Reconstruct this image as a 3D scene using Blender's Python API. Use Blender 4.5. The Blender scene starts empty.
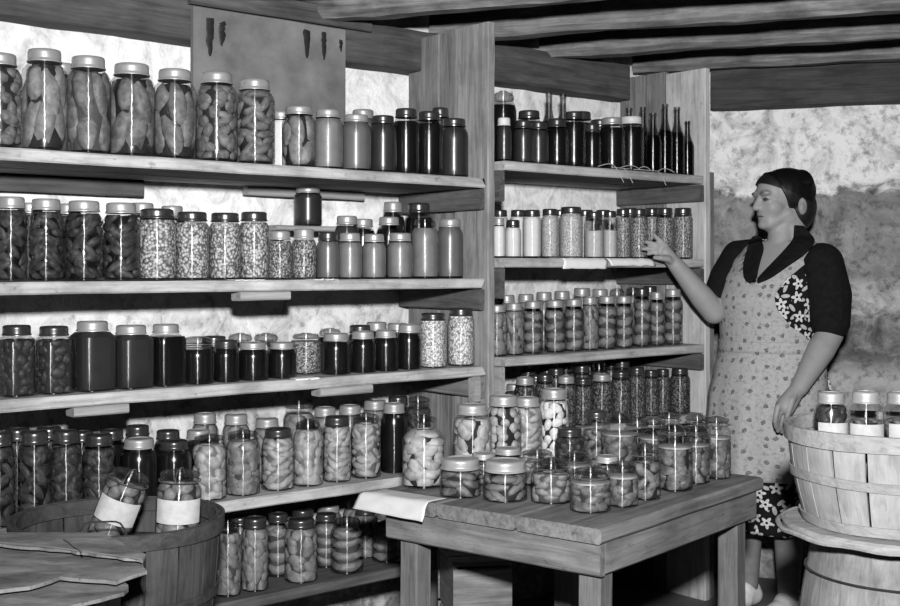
import bpy, bmesh, math, random
from mathutils import Vector, Matrix, noise
from mathutils.bvhtree import BVHTree

SC = bpy.context.scene
COL = SC.collection
PI = math.pi
F, HX, HY, EYE = 1200.0, 450.0, 268.0, 1.24       # focal length in pixels, horizon point, camera height


def W(px, py, Y):
    """photo pixel at depth Y -> world point"""
    return Vector(((px - HX) / F * Y, Y, EYE + (HY - py) / F * Y))


# ------------------------------------------------------------------ materials
MATS = {}


class NT:
    def __init__(self, name):
        self.m = bpy.data.materials.new(name)
        self.m.use_nodes = True
        self.t = self.m.node_tree
        self.t.nodes.clear()
        self.out = self.n('ShaderNodeOutputMaterial')

    def n(self, kind, **kw):
        x = self.t.nodes.new(kind)
        for k, v in kw.items():
            setattr(x, k, v)
        return x

    def l(self, a, b):
        self.t.links.new(a, b)

    def coords(self, scale=(1, 1, 1), kind='Object', rnd=True):
        tc = self.n('ShaderNodeTexCoord')
        src = tc.outputs[kind]
        if rnd:
            oi = self.n('ShaderNodeObjectInfo')
            mul = self.n('ShaderNodeMath', operation='MULTIPLY')
            mul.inputs[1].default_value = 37.0
            self.l(oi.outputs['Random'], mul.inputs[0])
            add = self.n('ShaderNodeVectorMath', operation='ADD')
            self.l(src, add.inputs[0])
            self.l(mul.outputs[0], add.inputs[1])
            src = add.outputs[0]
        mp = self.n('ShaderNodeMapping')
        mp.inputs['Scale'].default_value = scale
        self.l(src, mp.inputs['Vector'])
        return mp.outputs[0]

    def noise(self, vec, scale, detail=6, rough=.6, dist=0.0):
        x = self.n('ShaderNodeTexNoise')
        x.inputs['Scale'].default_value = scale
        x.inputs['Detail'].default_value = detail
        x.inputs['Roughness'].default_value = rough
        x.inputs['Distortion'].default_value = dist
        self.l(vec, x.inputs['Vector'])
        return x.outputs['Fac']

    def ramp(self, fac, stops, interp='LINEAR'):
        r = self.n('ShaderNodeValToRGB')
        r.color_ramp.interpolation = interp
        e = r.color_ramp.elements
        while len(e) < len(stops):
            e.new(.5)
        for i, (p, c) in enumerate(stops):
            e[i].position = p
            e[i].color = (c, c, c, 1)
        self.l(fac, r.inputs[0])
        return r.outputs[0]

    def math(self, op, a, b=None, clamp=False):
        x = self.n('ShaderNodeMath', operation=op)
        x.use_clamp = clamp
        for i, v in enumerate((a, b)):
            if v is None:
                continue
            if isinstance(v, (int, float)):
                x.inputs[i].default_value = v
            else:
                self.l(v, x.inputs[i])
        return x.outputs[0]

    def mix(self, fac, a, b, blend='MIX'):
        x = self.n('ShaderNodeMix', data_type='RGBA', blend_type=blend)
        for s, v in ((0, fac), (6, a), (7, b)):
            if isinstance(v, (int, float)):
                x.inputs[s].default_value = v if s == 0 else (v, v, v, 1)
            else:
                self.l(v, x.inputs[s])
        return x.outputs[2]

    def bsdf(self, color, rough=.8, metal=0.0, spec=.3, bump=None, bstr=.3, bdist=.01):
        p = self.n('ShaderNodeBsdfPrincipled')
        for k, v in (('Base Color', color), ('Roughness', rough), ('Metallic', metal), ('Specular IOR Level', spec)):
            if isinstance(v, (int, float)):
                p.inputs[k].default_value = (v, v, v, 1) if k == 'Base Color' else v
            else:
                self.l(v, p.inputs[k])
        if bump is not None:
            b = self.n('ShaderNodeBump')
            b.inputs['Strength'].default_value = bstr
            b.inputs['Distance'].default_value = bdist
            self.l(bump, b.inputs['Height'])
            self.l(b.outputs[0], p.inputs['Normal'])
        self.l(p.outputs[0], self.out.inputs[0])
        return self.m


def plain(name, c, rough=.6, metal=0.0, spec=.4, var=.15, scale=30):
    t = NT(name)
    f = t.noise(t.coords(), scale, 4)
    col = t.ramp(f, [(.3, c * (1 - var)), (.7, min(1, c * (1 + var)))])
    return t.bsdf(col, rough, metal, spec, f, .1, .004)


def wood(name, lo, mid, hi, rough=.8, stain=.0, stretch=(2.2, 34, 34), spots=0.0):
    """boards have their length along local X"""
    t = NT(name)
    v = t.coords(stretch)
    g = t.noise(v, 1.6, 9, .68, .6)
    col = t.ramp(g, [(.30, lo), (.48, mid), (.72, hi)])
    v2 = t.coords((3, 5, 5))
    s = t.noise(v2, 2.4, 6, .62)
    sm = t.ramp(s, [(.34, 1 - stain), (.56, 1.0)])
    col = t.mix(1.0, col, sm, 'MULTIPLY')
    if spots:
        v3 = t.coords((14, 20, 20))
        k = t.noise(v3, 3, 5, .7)
        km = t.ramp(k, [(.30, 1 - spots), (.40, 1.0)])
        col = t.mix(1.0, col, km, 'MULTIPLY')
    return t.bsdf(col, rough, 0, .25, g, .5, .006)


def stone(name, kind):
    t = NT(name)
    v = t.coords(rnd=False)
    big = t.noise(v, 2.2, 7, .65)
    fine = t.noise(v, 26, 8, .7)
    mid = t.noise(v, 9, 6, .7, .8)
    if kind == 'wash':
        base = t.ramp(mid, [(.28, .34), (.42, .62), (.56, .80)])
        pat = t.ramp(fine, [(.34, .45), (.47, 1.0)])
        sep = t.n('ShaderNodeSeparateXYZ')
        tc = t.n('ShaderNodeTexCoord')
        t.l(tc.outputs['Object'], sep.inputs[0])
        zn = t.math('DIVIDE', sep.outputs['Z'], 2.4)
        # darker, patchier colour towards the floor
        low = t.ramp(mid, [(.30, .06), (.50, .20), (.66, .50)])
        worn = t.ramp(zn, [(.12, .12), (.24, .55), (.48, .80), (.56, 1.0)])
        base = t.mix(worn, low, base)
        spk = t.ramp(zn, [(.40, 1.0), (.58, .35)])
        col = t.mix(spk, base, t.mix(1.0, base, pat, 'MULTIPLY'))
    else:
        sep = t.n('ShaderNodeSeparateXYZ')
        tc = t.n('ShaderNodeTexCoord')
        t.l(tc.outputs['Object'], sep.inputs[0])
        w = t.math('MULTIPLY', t.math('SUBTRACT', mid, .5), .16)
        z = t.math('ADD', sep.outputs['Z'], w)
        zn = t.math('DIVIDE', z, 2.4)
        wash = t.ramp(mid, [(.30, .26), (.42, .52), (.56, .72)])
        grey = t.ramp(mid, [(.30, .12), (.5, .19), (.72, .30)])
        dark = t.ramp(mid, [(.30, .05), (.55, .12), (.72, .32)])
        # whitewash bands left on the courses: how much wash, by height
        m = t.ramp(zn, [(.0, .15), (.34, .30), (.43, .14), (.465, .50), (.488, .42), (.502, .05), (.637, .07), (.648, 1.0)])
        dk = t.math('MULTIPLY', t.ramp(zn, [(.345, .0), (.375, 1.0), (.425, 1.0), (.445, 0.0)]), t.ramp(big, [(.40, 0.0), (.52, 1.0)]))
        col = t.mix(m, grey, wash)
        col = t.mix(dk, col, dark)
        pat = t.ramp(fine, [(.34, .45), (.50, 1.0)])
        col = t.mix(1.0, col, pat, 'MULTIPLY')
    h = t.math('ADD', t.math('MULTIPLY', mid, 1.0), t.math('MULTIPLY', fine, .5))
    return t.bsdf(col, .95, 0, .1, h, .55, .02)


def glass(name, tint, edge, gloss=1.0):
    t = NT(name)
    lw = t.n('ShaderNodeLayerWeight')
    lw.inputs[0].default_value = .35
    tr = t.n('ShaderNodeBsdfTransparent')
    col = t.ramp(lw.outputs['Facing'], [(.0, tint), (.55, tint * .92), (.95, edge)])
    t.l(col, tr.inputs[0])
    tan = t.n('ShaderNodeTangent', direction_type='RADIAL', axis='Z')
    v = t.coords((1, 1, .6))
    nz = t.noise(v, 34, 3, .5)
    b = t.n('ShaderNodeBump')
    b.inputs['Strength'].default_value = .22
    b.inputs['Distance'].default_value = .004
    t.l(nz, b.inputs['Height'])
    gl = t.n('ShaderNodeBsdfAnisotropic')
    gl.inputs['Color'].default_value = (.95, .95, .95, 1)
    gl.inputs['Roughness'].default_value = .25
    gl.inputs['Anisotropy'].default_value = .80
    t.l(tan.outputs[0], gl.inputs['Tangent'])
    t.l(b.outputs[0], gl.inputs['Normal'])
    fr = t.n('ShaderNodeFresnel')
    fr.inputs[0].default_value = 1.5
    fac = t.math('MINIMUM', t.math('MULTIPLY', fr.outputs[0], gloss), .22)
    mx = t.n('ShaderNodeMixShader')
    t.l(fac, mx.inputs[0])
    t.l(tr.outputs[0], mx.inputs[1])
    t.l(gl.outputs[0], mx.inputs[2])
    t.l(mx.outputs[0], t.out.inputs[0])
    return t.m


def grain(name, size, lo, mid, hi, gap_shade):
    """loose kernels: every cell is one kernel of its own grey, bumped"""
    t = NT(name)
    v = t.coords()
    vo = t.n('ShaderNodeTexVoronoi')
    vo.inputs['Scale'].default_value = 1 / size
    t.l(v, vo.inputs['Vector'])
    sep = t.n('ShaderNodeSeparateColor')
    t.l(vo.outputs['Color'], sep.inputs[0])
    cell = t.ramp(sep.outputs[0], [(.05, lo), (.4, mid), (.9, hi)])
    inside = t.ramp(vo.outputs['Distance'], [(.42, 1.0), (.66, gap_shade)])  # shade between the kernels, painted into the colour
    col = t.mix(1.0, cell, inside, 'MULTIPLY')
    h = t.math('SUBTRACT', 1.0, vo.outputs['Distance'])
    return t.bsdf(col, .55, 0, .35, h, .9, size * .6)


def food(name, lo, mid, hi, scale=45):
    t = NT(name)
    v = t.coords()
    a = t.noise(v, scale, 5, .6, .5)
    col = t.ramp(a, [(.28, lo), (.5, mid), (.72, hi)])
    return t.bsdf(col, .5, 0, .2, a, .25, .004)


def floral(name):
    t = NT(name)
    tc = t.n('ShaderNodeTexCoord')
    mp = t.n('ShaderNodeMapping')
    mp.inputs['Scale'].default_value = (1 / .058,) * 3
    t.l(tc.outputs['UV'], mp.inputs[0])

    def cell(vec, rnd):
        vo = t.n('ShaderNodeTexVoronoi', voronoi_dimensions='2D')
        vo.inputs['Scale'].default_value = 1.0
        vo.inputs['Randomness'].default_value = rnd
        t.l(vec, vo.inputs['Vector'])
        d = t.n('ShaderNodeVectorMath', operation='SUBTRACT')
        t.l(vec, d.inputs[0])
        t.l(vo.outputs['Position'], d.inputs[1])
        sc = t.n('ShaderNodeSeparateColor')
        t.l(vo.outputs['Color'], sc.inputs[0])
        return d.outputs[0], sc.outputs[0], sc.outputs[1]
    d, c0, c1 = cell(mp.outputs[0], .75)
    s = t.n('ShaderNodeSeparateXYZ')
    t.l(d, s.inputs[0])
    ang = t.math('ARCTAN2', s.outputs[1], s.outputs[0])
    ln = t.n('ShaderNodeVectorMath', operation='LENGTH')
    t.l(d, ln.inputs[0])
    pet = t.math('COSINE', t.math('ADD', t.math('MULTIPLY', ang, 5.0), t.math('MULTIPLY', c0, 6.0)))
    rad = t.math('ADD', t.math('MULTIPLY', pet, .10), .27)
    flower = t.math('MULTIPLY', t.math('LESS_THAN', ln.outputs['Value'], rad), t.math('GREATER_THAN', ln.outputs['Value'], .075))
    flower = t.math('MULTIPLY', flower, t.math('GREATER_THAN', c1, .12))
    mp2 = t.n('ShaderNodeMapping')
    mp2.inputs['Scale'].default_value = (1 / .036,) * 3
    mp2.inputs['Location'].default_value = (3.3, 1.7, 0)
    t.l(tc.outputs['UV'], mp2.inputs[0])
    d2, e0, e1 = cell(mp2.outputs[0], .8)
    vr = t.n('ShaderNodeVectorRotate', rotation_type='Z_AXIS')
    t.l(d2, vr.inputs['Vector'])
    t.l(t.math('MULTIPLY', e0, 6.28), vr.inputs['Angle'])
    s2 = t.n('ShaderNodeSeparateXYZ')
    t.l(vr.outputs[0], s2.inputs[0])
    q = t.math('ADD', t.math('POWER', t.math('DIVIDE', t.math('ABSOLUTE', s2.outputs[0]), .43), 2.0),
               t.math('POWER', t.math('DIVIDE', t.math('ABSOLUTE', s2.outputs[1]), .18), 2.0))
    leaf = t.math('LESS_THAN', q, 1.0)
    # keep the leaves clear of the flowers
    leaf = t.math('MULTIPLY', leaf, t.math('GREATER_THAN', ln.outputs['Value'], .37))
    m = t.math('ADD', flower, t.math('MULTIPLY', leaf, .75), True)
    nz = t.noise(tc.outputs['UV'], 130, 3)
    wht = t.ramp(nz, [(.3, .35), (.7, .58)])
    col = t.mix(m, .008, wht)
    return t.bsdf(col, .9, 0, .1)


def apron_cloth(name):
    t = NT(name)
    tc = t.n('ShaderNodeTexCoord')
    vo = t.n('ShaderNodeTexVoronoi', voronoi_dimensions='2D')
    vo.inputs['Scale'].default_value = 1 / .047
    vo.inputs['Randomness'].default_value = .55
    nz = t.noise(tc.outputs['UV'], 60, 3)
    off = t.math('MULTIPLY', t.math('SUBTRACT', nz, .5), .012)
    va = t.n('ShaderNodeVectorMath', operation='ADD')
    t.l(tc.outputs['UV'], va.inputs[0])
    t.l(off, va.inputs[1])
    t.l(va.outputs[0], vo.inputs['Vector'])
    n2 = t.noise(tc.outputs['UV'], 190, 3, .6)
    spot = t.math('LESS_THAN', t.math('ADD', vo.outputs['Distance'], t.math('MULTIPLY', n2, .22)), .265)
    n3 = t.noise(tc.outputs['UV'], 75, 4, .7)
    base = t.ramp(n3, [(.34, .19), (.46, .30), (.7, .35)])
    col = t.mix(spot, base, t.ramp(n2, [(.4, .08), (.6, .18)]))
    return t.bsdf(col, .9, 0, .1)


def newsprint(name):
    t = NT(name)
    tc = t.n('ShaderNodeTexCoord')
    wv = t.n('ShaderNodeTexWave', wave_type='BANDS', bands_direction='Y')
    wv.inputs['Scale'].default_value = 42
    wv.inputs['Distortion'].default_value = .4
    t.l(tc.outputs['UV'], wv.inputs[0])
    n = t.noise(tc.outputs['UV'], 90, 4)
    m = t.math('MULTIPLY', t.ramp(wv.outputs['Fac'], [(.45, 0), (.6, 1)]), t.ramp(n, [(.42, 0), (.55, 1)]))
    col = t.mix(m, .48, .26)
    return t.bsdf(col, .9, 0, .1)


def M(k):
    return MATS[k]


MATS.update(
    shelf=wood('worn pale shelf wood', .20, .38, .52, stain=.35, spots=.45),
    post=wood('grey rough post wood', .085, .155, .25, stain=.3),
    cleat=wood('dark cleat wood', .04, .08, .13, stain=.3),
    cleat_dark=wood('smoke-dark beam wood', .02, .04, .07, stain=.35),
    frontpost=wood('pale grey post wood', .13, .22, .33, stain=.3),
    batten=wood('pale batten wood', .15, .26, .36, stain=.2),
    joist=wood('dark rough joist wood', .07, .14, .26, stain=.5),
    plate=wood('dark wall plate wood', .035, .065, .11, stain=.35),
    limeboard=wood('limewashed end board', .28, .42, .54, stain=.25, spots=.3),
    table=wood('stained table wood', .07, .135, .20, stain=.4, spots=.35),
    tableleg=wood('table leg wood', .06, .11, .17, stain=.3),
    pale_stave=wood('pale basket stave', .17, .25, .32, stain=.2),
    dark_stave=wood('old basket stave', .022, .042, .065, stain=.3),
    pale_stave_v=wood('pale basket stave upright', .17, .26, .33, stain=.2, stretch=(30, 30, 2)),
    dark_stave_v=wood('old basket stave upright', .018, .04, .072, stain=.4, stretch=(30, 30, 2)),
    crate=wood('crate wood', .10, .18, .27, stain=.3),
    keg=wood('keg stave wood', .12, .19, .26, stain=.35, stretch=(34, 34, 2.2)),
    panel=plain('grey painted panel', .145, .8, 0, .15, .30, 9),
    tar=plain('black tar', .015, .5),
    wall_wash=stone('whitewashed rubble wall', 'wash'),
    wall_band=stone('stone courses with patches of whitewash', 'band'),
    floor=plain('packed grey cellar floor', .13, .95, 0, .1, .35, 3),
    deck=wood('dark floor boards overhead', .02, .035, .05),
    glass=glass('clear jar glass', .93, .52, .62),
    bottleglass=glass('brown bottle glass', .5, .12, 1.2),
    lidglass=glass('glass jar lid', .72, .3, 1.6),
    zinc=plain('dull zinc', .28, .42, .35, .5, .16, 40),
    darkmetal=plain('dark tinned screw band', .075, .28, .7, .6, .3, 40),
    whitecap=plain('white enamel cap', .5, .5),
    wire=plain('steel wire', .22, .35, .8),
    gasket=plain('rubber ring', .08, .8),
    label=plain('paper label', .34, .9, 0, .1, .12, 60),
    paper=plain('white paper', .68, .9, 0, .1, .08, 20),
    newsprint=newsprint('newsprint'),
    cardboard=wood('old cardboard', .08, .17, .27, stain=.5, spots=.5, stretch=(6, 12, 12)),
    twine=plain('twine', .12, .9),
    packing=plain('dull packing straw', .03, .95, 0, .1, .4, 60),
    straw=plain('straw', .40, .9),
    syrup=plain('dark syrup', .022, .2, 0, .5, .3, 20),
    brine=plain('grey brine', .06, .25, 0, .5, .2, 20),
    palejuice=plain('pale syrup', .13, .3, 0, .5, .15, 20),
    f_pale=food('pale fruit flesh', .17, .30, .42),
    f_white=food('white florets', .38, .54, .66, 80),
    f_mid=food('peach flesh', .10, .17, .26),
    f_grey=food('grey pickled flesh', .055, .12, .20),
    f_dim=food('dull greens', .015, .035, .085, 60),
    f_dark=food('dark pickled vegetables', .015, .035, .09),
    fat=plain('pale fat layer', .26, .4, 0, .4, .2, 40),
    f_tab=food('murky table fruit', .04, .10, .19),
    g_bean=grain('dried beans', .0075, .24, .38, .52, .25),
    g_small=grain('small dark grains', .0055, .10, .26, .42, .25),
    g_pop=grain('popping corn', .0065, .32, .62, .80, .45),
    g_corn=grain('canned corn kernels', .006, .14, .30, .44, .35),
    g_fine=grain('rolled grain', .004, .34, .52, .64, .6),
    g_dark=grain('dark green beans', .007, .03, .08, .20, .25),
    flour=plain('white flour', .60, .9, 0, .1, .05, 40),
    meal=plain('pale meal', .42, .9, 0, .1, .1, 60),
    juice=plain('grey juice', .11, .35, 0, .4, .12, 14),
    juice_l=plain('light grey puree', .165, .4, 0, .4, .15, 25),
    juice_d=plain('dark juice', .026, .3, 0, .4, .2, 14),
    black=plain('black preserve', .006, .2, 0, .5, .3, 14),
    skin=plain('skin', .235, .55, 0, .35, .07, 25),
    feature=plain('eyes and brows', .04, .4, 0, .4),
    brow=plain('brows', .11, .6, 0, .2),
    lips=plain('lips', .20, .5, 0, .3),
    hair=plain('black hair', .008, .5, 0, .3, .3, 60),
    blackcloth=plain('black cloth', .008, .95, 0, .08, .3, 50),
    floral=floral('black cloth with white flowers and leaves'),
    apron=apron_cloth('pale apron cotton with small sprigs'),
    stocking=plain('stocking', .17, .8, 0, .1),
    shoe=plain('pale shoe leather', .66, .6),
)


# ------------------------------------------------------------------ object helpers
def link_mesh(name, me, parent=None, mw=None):
    o = bpy.data.objects.new(name, me)
    COL.objects.link(o)
    if parent is not None:
        o.parent = parent
    if mw is not None:
        o.matrix_basis = mw
    return o


def to_mesh(name, bm, mats, smooth=True, sharp=38):
    me = bpy.data.meshes.new(name)
    bmesh.ops.recalc_face_normals(bm, faces=bm.faces[:])
    bm.to_mesh(me)
    bm.free()
    for m in (mats if isinstance(mats, (list, tuple)) else [mats]):
        me.materials.append(m if not isinstance(m, str) else M(m))
    if smooth:
        me.polygons.foreach_set('use_smooth', [True] * len(me.polygons))
        me.set_sharp_from_angle(angle=math.radians(sharp))
    return me


def tag(o, label=None, cat=None, group=None, kind=None):
    if label:
        o['label'] = label
    if cat:
        o['category'] = cat
    if group:
        o['group'] = group
    if kind:
        o['kind'] = kind
    return o


def empty(name, loc, label, cat, group=None, rotz=0):
    o = bpy.data.objects.new(name, None)
    o.empty_display_size = .05
    COL.objects.link(o)
    o.location = loc
    o.rotation_euler = (0, 0, rotz)
    return tag(o, label, cat, group)


def lathe(bm, prof, seg=32, cap0=True, cap1=True, mat=0, sq=0.0, ribs=0.0, uv=None):
    rings = []
    for r, z in prof:
        ring = []
        for i in range(seg):
            a = 2 * PI * i / seg
            k = 1.0
            if sq:
                c, s = abs(math.cos(a)), abs(math.sin(a))
                k = (c ** (2 + sq) + s ** (2 + sq)) ** (-1 / (2 + sq))
            ring.append(bm.verts.new((r * k * math.cos(a), r * k * math.sin(a), z)))
        rings.append(ring)
    for A, B in zip(rings, rings[1:]):
        for i in range(seg):
            f = bm.faces.new((A[i], A[(i + 1) % seg], B[(i + 1) % seg], B[i]))
            f.material_index = mat
    if cap0:
        bm.faces.new(rings[0][::-1]).material_index = mat
    if cap1:
        bm.faces.new(rings[-1]).material_index = mat
    return rings


def tube(bm, pts, r, seg=6, closed=False, mat=0):
    pts = [Vector(p) for p in pts]
    n = len(pts)
    rings = []
    up = Vector((0.13, 0.21, .97)).normalized()
    for i, p in enumerate(pts):
        a = pts[(i - 1) % n] if (closed or i > 0) else p
        b = pts[(i + 1) % n] if (closed or i < n - 1) else p
        t = (b - a).normalized()
        u = t.cross(up)
        if u.length < .05:
            u = t.cross(Vector((1, 0, 0)))
        u.normalize()
        v = t.cross(u)
        rr = r[i] if isinstance(r, (list, tuple)) else r
        rings.append([bm.verts.new(p + u * (rr * math.cos(2 * PI * k / seg)) + v * (rr * math.sin(2 * PI * k / seg))) for k in range(seg)])
    m = n if closed else n - 1
    for i in range(m):
        A, B = rings[i], rings[(i + 1) % n]
        for k in range(seg):
            bm.faces.new((A[k], A[(k + 1) % seg], B[(k + 1) % seg], B[k])).material_index = mat
    if not closed:
        bm.faces.new(rings[0][::-1]).material_index = mat
        bm.faces.new(rings[-1]).material_index = mat


def board_bm(L, w, t, rough=.0015, seed=0, segs=None, bev=.004, ends=0.0, rz=None):
    """a sawn board, length along X from 0 to L, width along Y, thickness along Z, centred on Y and Z; slightly uneven"""
    bm = bmesh.new()
    rnd = random.Random(seed)
    n = segs or max(2, int(L / .06))
    b = min(bev, w * .3, t * .3)
    sec = [(-w / 2 + b, -t / 2), (w / 2 - b, -t / 2), (w / 2, -t / 2 + b), (w / 2, t / 2 - b), (w / 2 - b, t / 2), (-w / 2 + b, t / 2), (-w / 2, t / 2 - b), (-w / 2, -t / 2 + b)]
    rings = []
    o = rnd.random() * 50
    for i in range(n + 1):
        x = L * i / n
        ring = []
        for j, (y, z) in enumerate(sec):
            q = Vector((x * 5 + o, y * 14, z * 14 + o))
            d = noise.noise_vector(q) * rough + noise.noise_vector(q * 4.1) * rough * .5
            e = 0
            if ends and i in (0, n):
                e = (rnd.random() - .5) * ends
            ring.append(bm.verts.new((x + e, y + d.y, z + d.z * (1 if rz is None else rz / max(rough, 1e-6)))))
        rings.append(ring)
    for A, B in zip(rings, rings[1:]):
        for k in range(8):
            bm.faces.new((A[k], A[(k + 1) % 8], B[(k + 1) % 8], B[k]))
    bm.faces.new(rings[0][::-1])
    bm.faces.new(rings[-1])
    return bm


BSEED = [0]


def board(name, p0, p1, w, t, mat, parent=None, up=(0, 0, 1), rough=.0015, ends=0.0, bev=.004, kind=None, label=None, rz=None):
    """board from p0 to p1 (centre line); thickness t along `up`, width w across"""
    BSEED[0] += 1
    p0, p1 = Vector(p0), Vector(p1)
    x = (p1 - p0)
    L = x.length
    x.normalize()
    z = Vector(up)
    z = (z - x * z.dot(x)).normalized()
    y = z.cross(x)
    me = to_mesh(name, board_bm(L, w, t, rough, BSEED[0], bev=bev, ends=ends, rz=rz), mat, True, 30)
    mw = Matrix((x, y, z)).transposed().to_4x4()
    mw.translation = p0
    if parent is not None:
        mw = parent.matrix_basis.inverted() @ mw
    o = link_mesh(name, me, parent, mw)
    if kind:
        o['kind'] = kind
    if label:
        o['label'] = label
    return o


# ------------------------------------------------------------------ plan of the shelving wall
A0 = Vector((-1.038, 2.80, 0))
DV = Vector((.766, .643, 0)).normalized()       # along the shelves, away from the camera
NV = Vector((-.643, .766, 0)).normalized()      # from the shelves' front edge towards the wall
EV = Vector((.946, -.326, 0)).normalized()      # along the end wall, towards the camera
WALL_D = .45


def LP(s, D, z=0.0):
    p = A0 + DV * s + NV * D
    p.z = z
    return p


def s_of(px, D):
    r = (px - HX) / F
    return (r * (A0.y + D * NV.y) - A0.x - D * NV.x) / (DV.x - r * DV.y)


# ------------------------------------------------------------------ the room
def wall_grid(name, origin, along, length, height, out, mat, amp, course=None):
    """a rubble wall: uneven front face with a real back 0.3 m behind"""
    bm = bmesh.new()
    nx, nz = int(length / .028), int(height / .028)
    G = []
    for i in range(nx + 1):
        row = []
        for j in range(nz + 1):
            u, z = length * i / nx, height * j / nz
            q = Vector((u * 3.2, z * 3.2, 7.7 + length))
            d = noise.noise(q) * .6 + noise.noise(q * 2.7) * .4 + noise.noise(q * 7) * .22
            d *= amp
            if course:
                for cz in course:
                    zz = z + .03 * noise.noise(Vector((u * 2.5, cz * 9, 1.0)))
                    k = max(0, 1 - abs(zz - cz) / .022)
                    d -= .018 * k
            row.append(bm.verts.new(Vector(along) * u + Vector(out) * d + Vector((0, 0, z))))
        G.append(row)
    for i in range(nx):
        for j in range(nz):
            bm.faces.new((G[i][j], G[i + 1][j], G[i + 1][j + 1], G[i][j + 1]))
    back = [bm.verts.new(Vector(along) * u - Vector(out) * .3 + Vector((0, 0, z))) for u, z in ((0, 0), (length, 0), (length, height), (0, height))]
    bm.faces.new(back)
    bm.faces.new([G[i][0] for i in range(nx + 1)] + [back[1], back[0]])
    bm.faces.new([G[i][nz] for i in range(nx, -1, -1)] + [back[3], back[2]])
    bm.faces.new([G[0][j] for j in range(nz, -1, -1)] + [back[0], back[3]])
    bm.faces.new([G[nx][j] for j in range(nz + 1)] + [back[2], back[1]])
    o = link_mesh(name, to_mesh(name, bm, mat, True, 50))
    o.location = origin
    o['kind'] = 'structure'
    return o


corner_s = 2.82
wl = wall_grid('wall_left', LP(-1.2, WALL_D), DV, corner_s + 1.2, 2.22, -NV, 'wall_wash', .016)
CORNER = LP(corner_s - .02, WALL_D)
EN = Vector((-EV.y * -1, -EV.x, 0))              # end wall's outward normal, into the room
EN = Vector((EV.y, -EV.x, 0)).normalized()
wr = wall_grid('wall_right', CORNER, EV, 2.4, 2.22, EN, 'wall_band', .022, course=[.50, .865, 1.05, 1.19, 1.545])

bm = bmesh.new()
for x, y in ((-3, -.5), (4, -.5), (4, 6.5), (-3, 6.5)):
    bm.verts.new((x, y, 0))
bm.faces.new(bm.verts[:])
ex = bmesh.ops.extrude_face_region(bm, geom=bm.faces[:])
bmesh.ops.translate(bm, verts=[v for v in ex['geom'] if isinstance(v, bmesh.types.BMVert)], vec=(0, 0, -.1))
fl = link_mesh('floor', to_mesh('floor', bm, 'floor', False))
fl['kind'] = 'structure'

bm = bmesh.new()
for x, y in ((-3, 1.6), (4, 1.6), (4, 6.5), (-3, 6.5)):
    bm.verts.new((x, y, 2.22))
bm.faces.new(bm.verts[:])
ex = bmesh.ops.extrude_face_region(bm, geom=bm.faces[:])
bmesh.ops.translate(bm, verts=[v for v in ex['geom'] if isinstance(v, bmesh.types.BMVert)], vec=(0, 0, .06))
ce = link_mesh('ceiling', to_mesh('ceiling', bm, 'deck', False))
ce['kind'] = 'structure'
# joists run along the end wall's direction, resting on the plates
for k, y0 in enumerate((3.16, 3.645, 4.125, 4.60, 5.07)):
    base = Vector((0, y0, 0))
    # start where the joist meets the plate on the shelving wall
    t0 = ((A0 - base).dot(NV) + .40) / EV.dot(NV)
    p0 = base + EV * t0
    p1 = base + EV * 2.6
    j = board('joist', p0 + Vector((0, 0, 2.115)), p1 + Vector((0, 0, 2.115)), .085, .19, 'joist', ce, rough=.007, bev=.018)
    j['kind'] = 'structure'
# plates on top of both walls
p = board('plate_beam', LP(-1.1, .40, 1.972), LP(2.575, .40, 1.972), .10, .137, 'plate', wl, rough=.004, kind='structure')
p.matrix_basis = wl.matrix_basis.inverted() @ p.matrix_basis if False else p.matrix_basis
e0 = CORNER + EV * .262 + EN * .04
e1 = CORNER + EV * 1.035 + EN * .04
board('plate_beam', e0 + Vector((0, 0, 1.953)), e1 + Vector((0, 0, 1.953)), .09, .162, 'cleat_dark', wr, rough=.004, kind='structure')
board('plate_beam', CORNER + EV * 1.05 + EN * .01 + Vector((0, 0, 1.965)), CORNER + EV * 2.3 + EN * .01 + Vector((0, 0, 1.965)), .07, .10, 'deck', wr, kind='structure')


# grey panel nailed over the wall, with runs of tar
def wall_z(px, py, D):
    s = s_of(px, D)
    q = LP(s, D)
    return EYE + (HY - py) / F * q.y


PD = .335
s0, s1 = s_of(192, PD), s_of(344, PD)
pan = empty('wall_panel', LP((s0 + s1) / 2, PD, 1.50), 'flat grey panel nailed to the wall above the tall jars, with runs of tar', 'panel')
board('panel_sheet', LP(s0, PD, 1.765), LP(s1, PD, 1.765), .47, .016, 'panel', pan, up=NV, bev=.002)
board('top_strip', LP(s0 - .01, PD - .004, 2.035), LP(s1 + .1, PD - .004, 2.035), .062, .022, 'plate', pan, up=NV)
for px, y0, y1, w in ((210, 18, 56, .016), (222, 22, 46, .012), (307, 30, 58, .014), (324, 32, 60, .010), (341, 40, 52, .007)):
    D = PD - .011
    s = s_of(px, D)
    za, zb = wall_z(px, y0, D), wall_z(px, y1, D)
    bm = bmesh.new()
    n = 10
    pts, rr = [], []
    for i in range(n + 1):
        f = i / n
        pts.append(Vector((.006 * noise.noise(Vector((px, f * 4, 0))), 0, za + (zb - za) * f)))
        rr.append(w * 1.5 * (.55 + .5 * abs(noise.noise(Vector((px * .7, f * 5, 3))))) * (1.0 - .75 * f ** 3))
    tube(bm, pts, rr, 8)
    for v in bm.verts:
        v.co.y *= .16
    me = to_mesh('tar_run', bm, 'tar')
    mw = Matrix((DV, NV, Vector((0, 0, 1)))).transposed().to_4x4()
    mw.translation = LP(s, D)
    link_mesh('tar_run', me, pan, pan.matrix_basis.inverted() @ mw)['label'] = 'black run of tar'
bm = None

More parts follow.
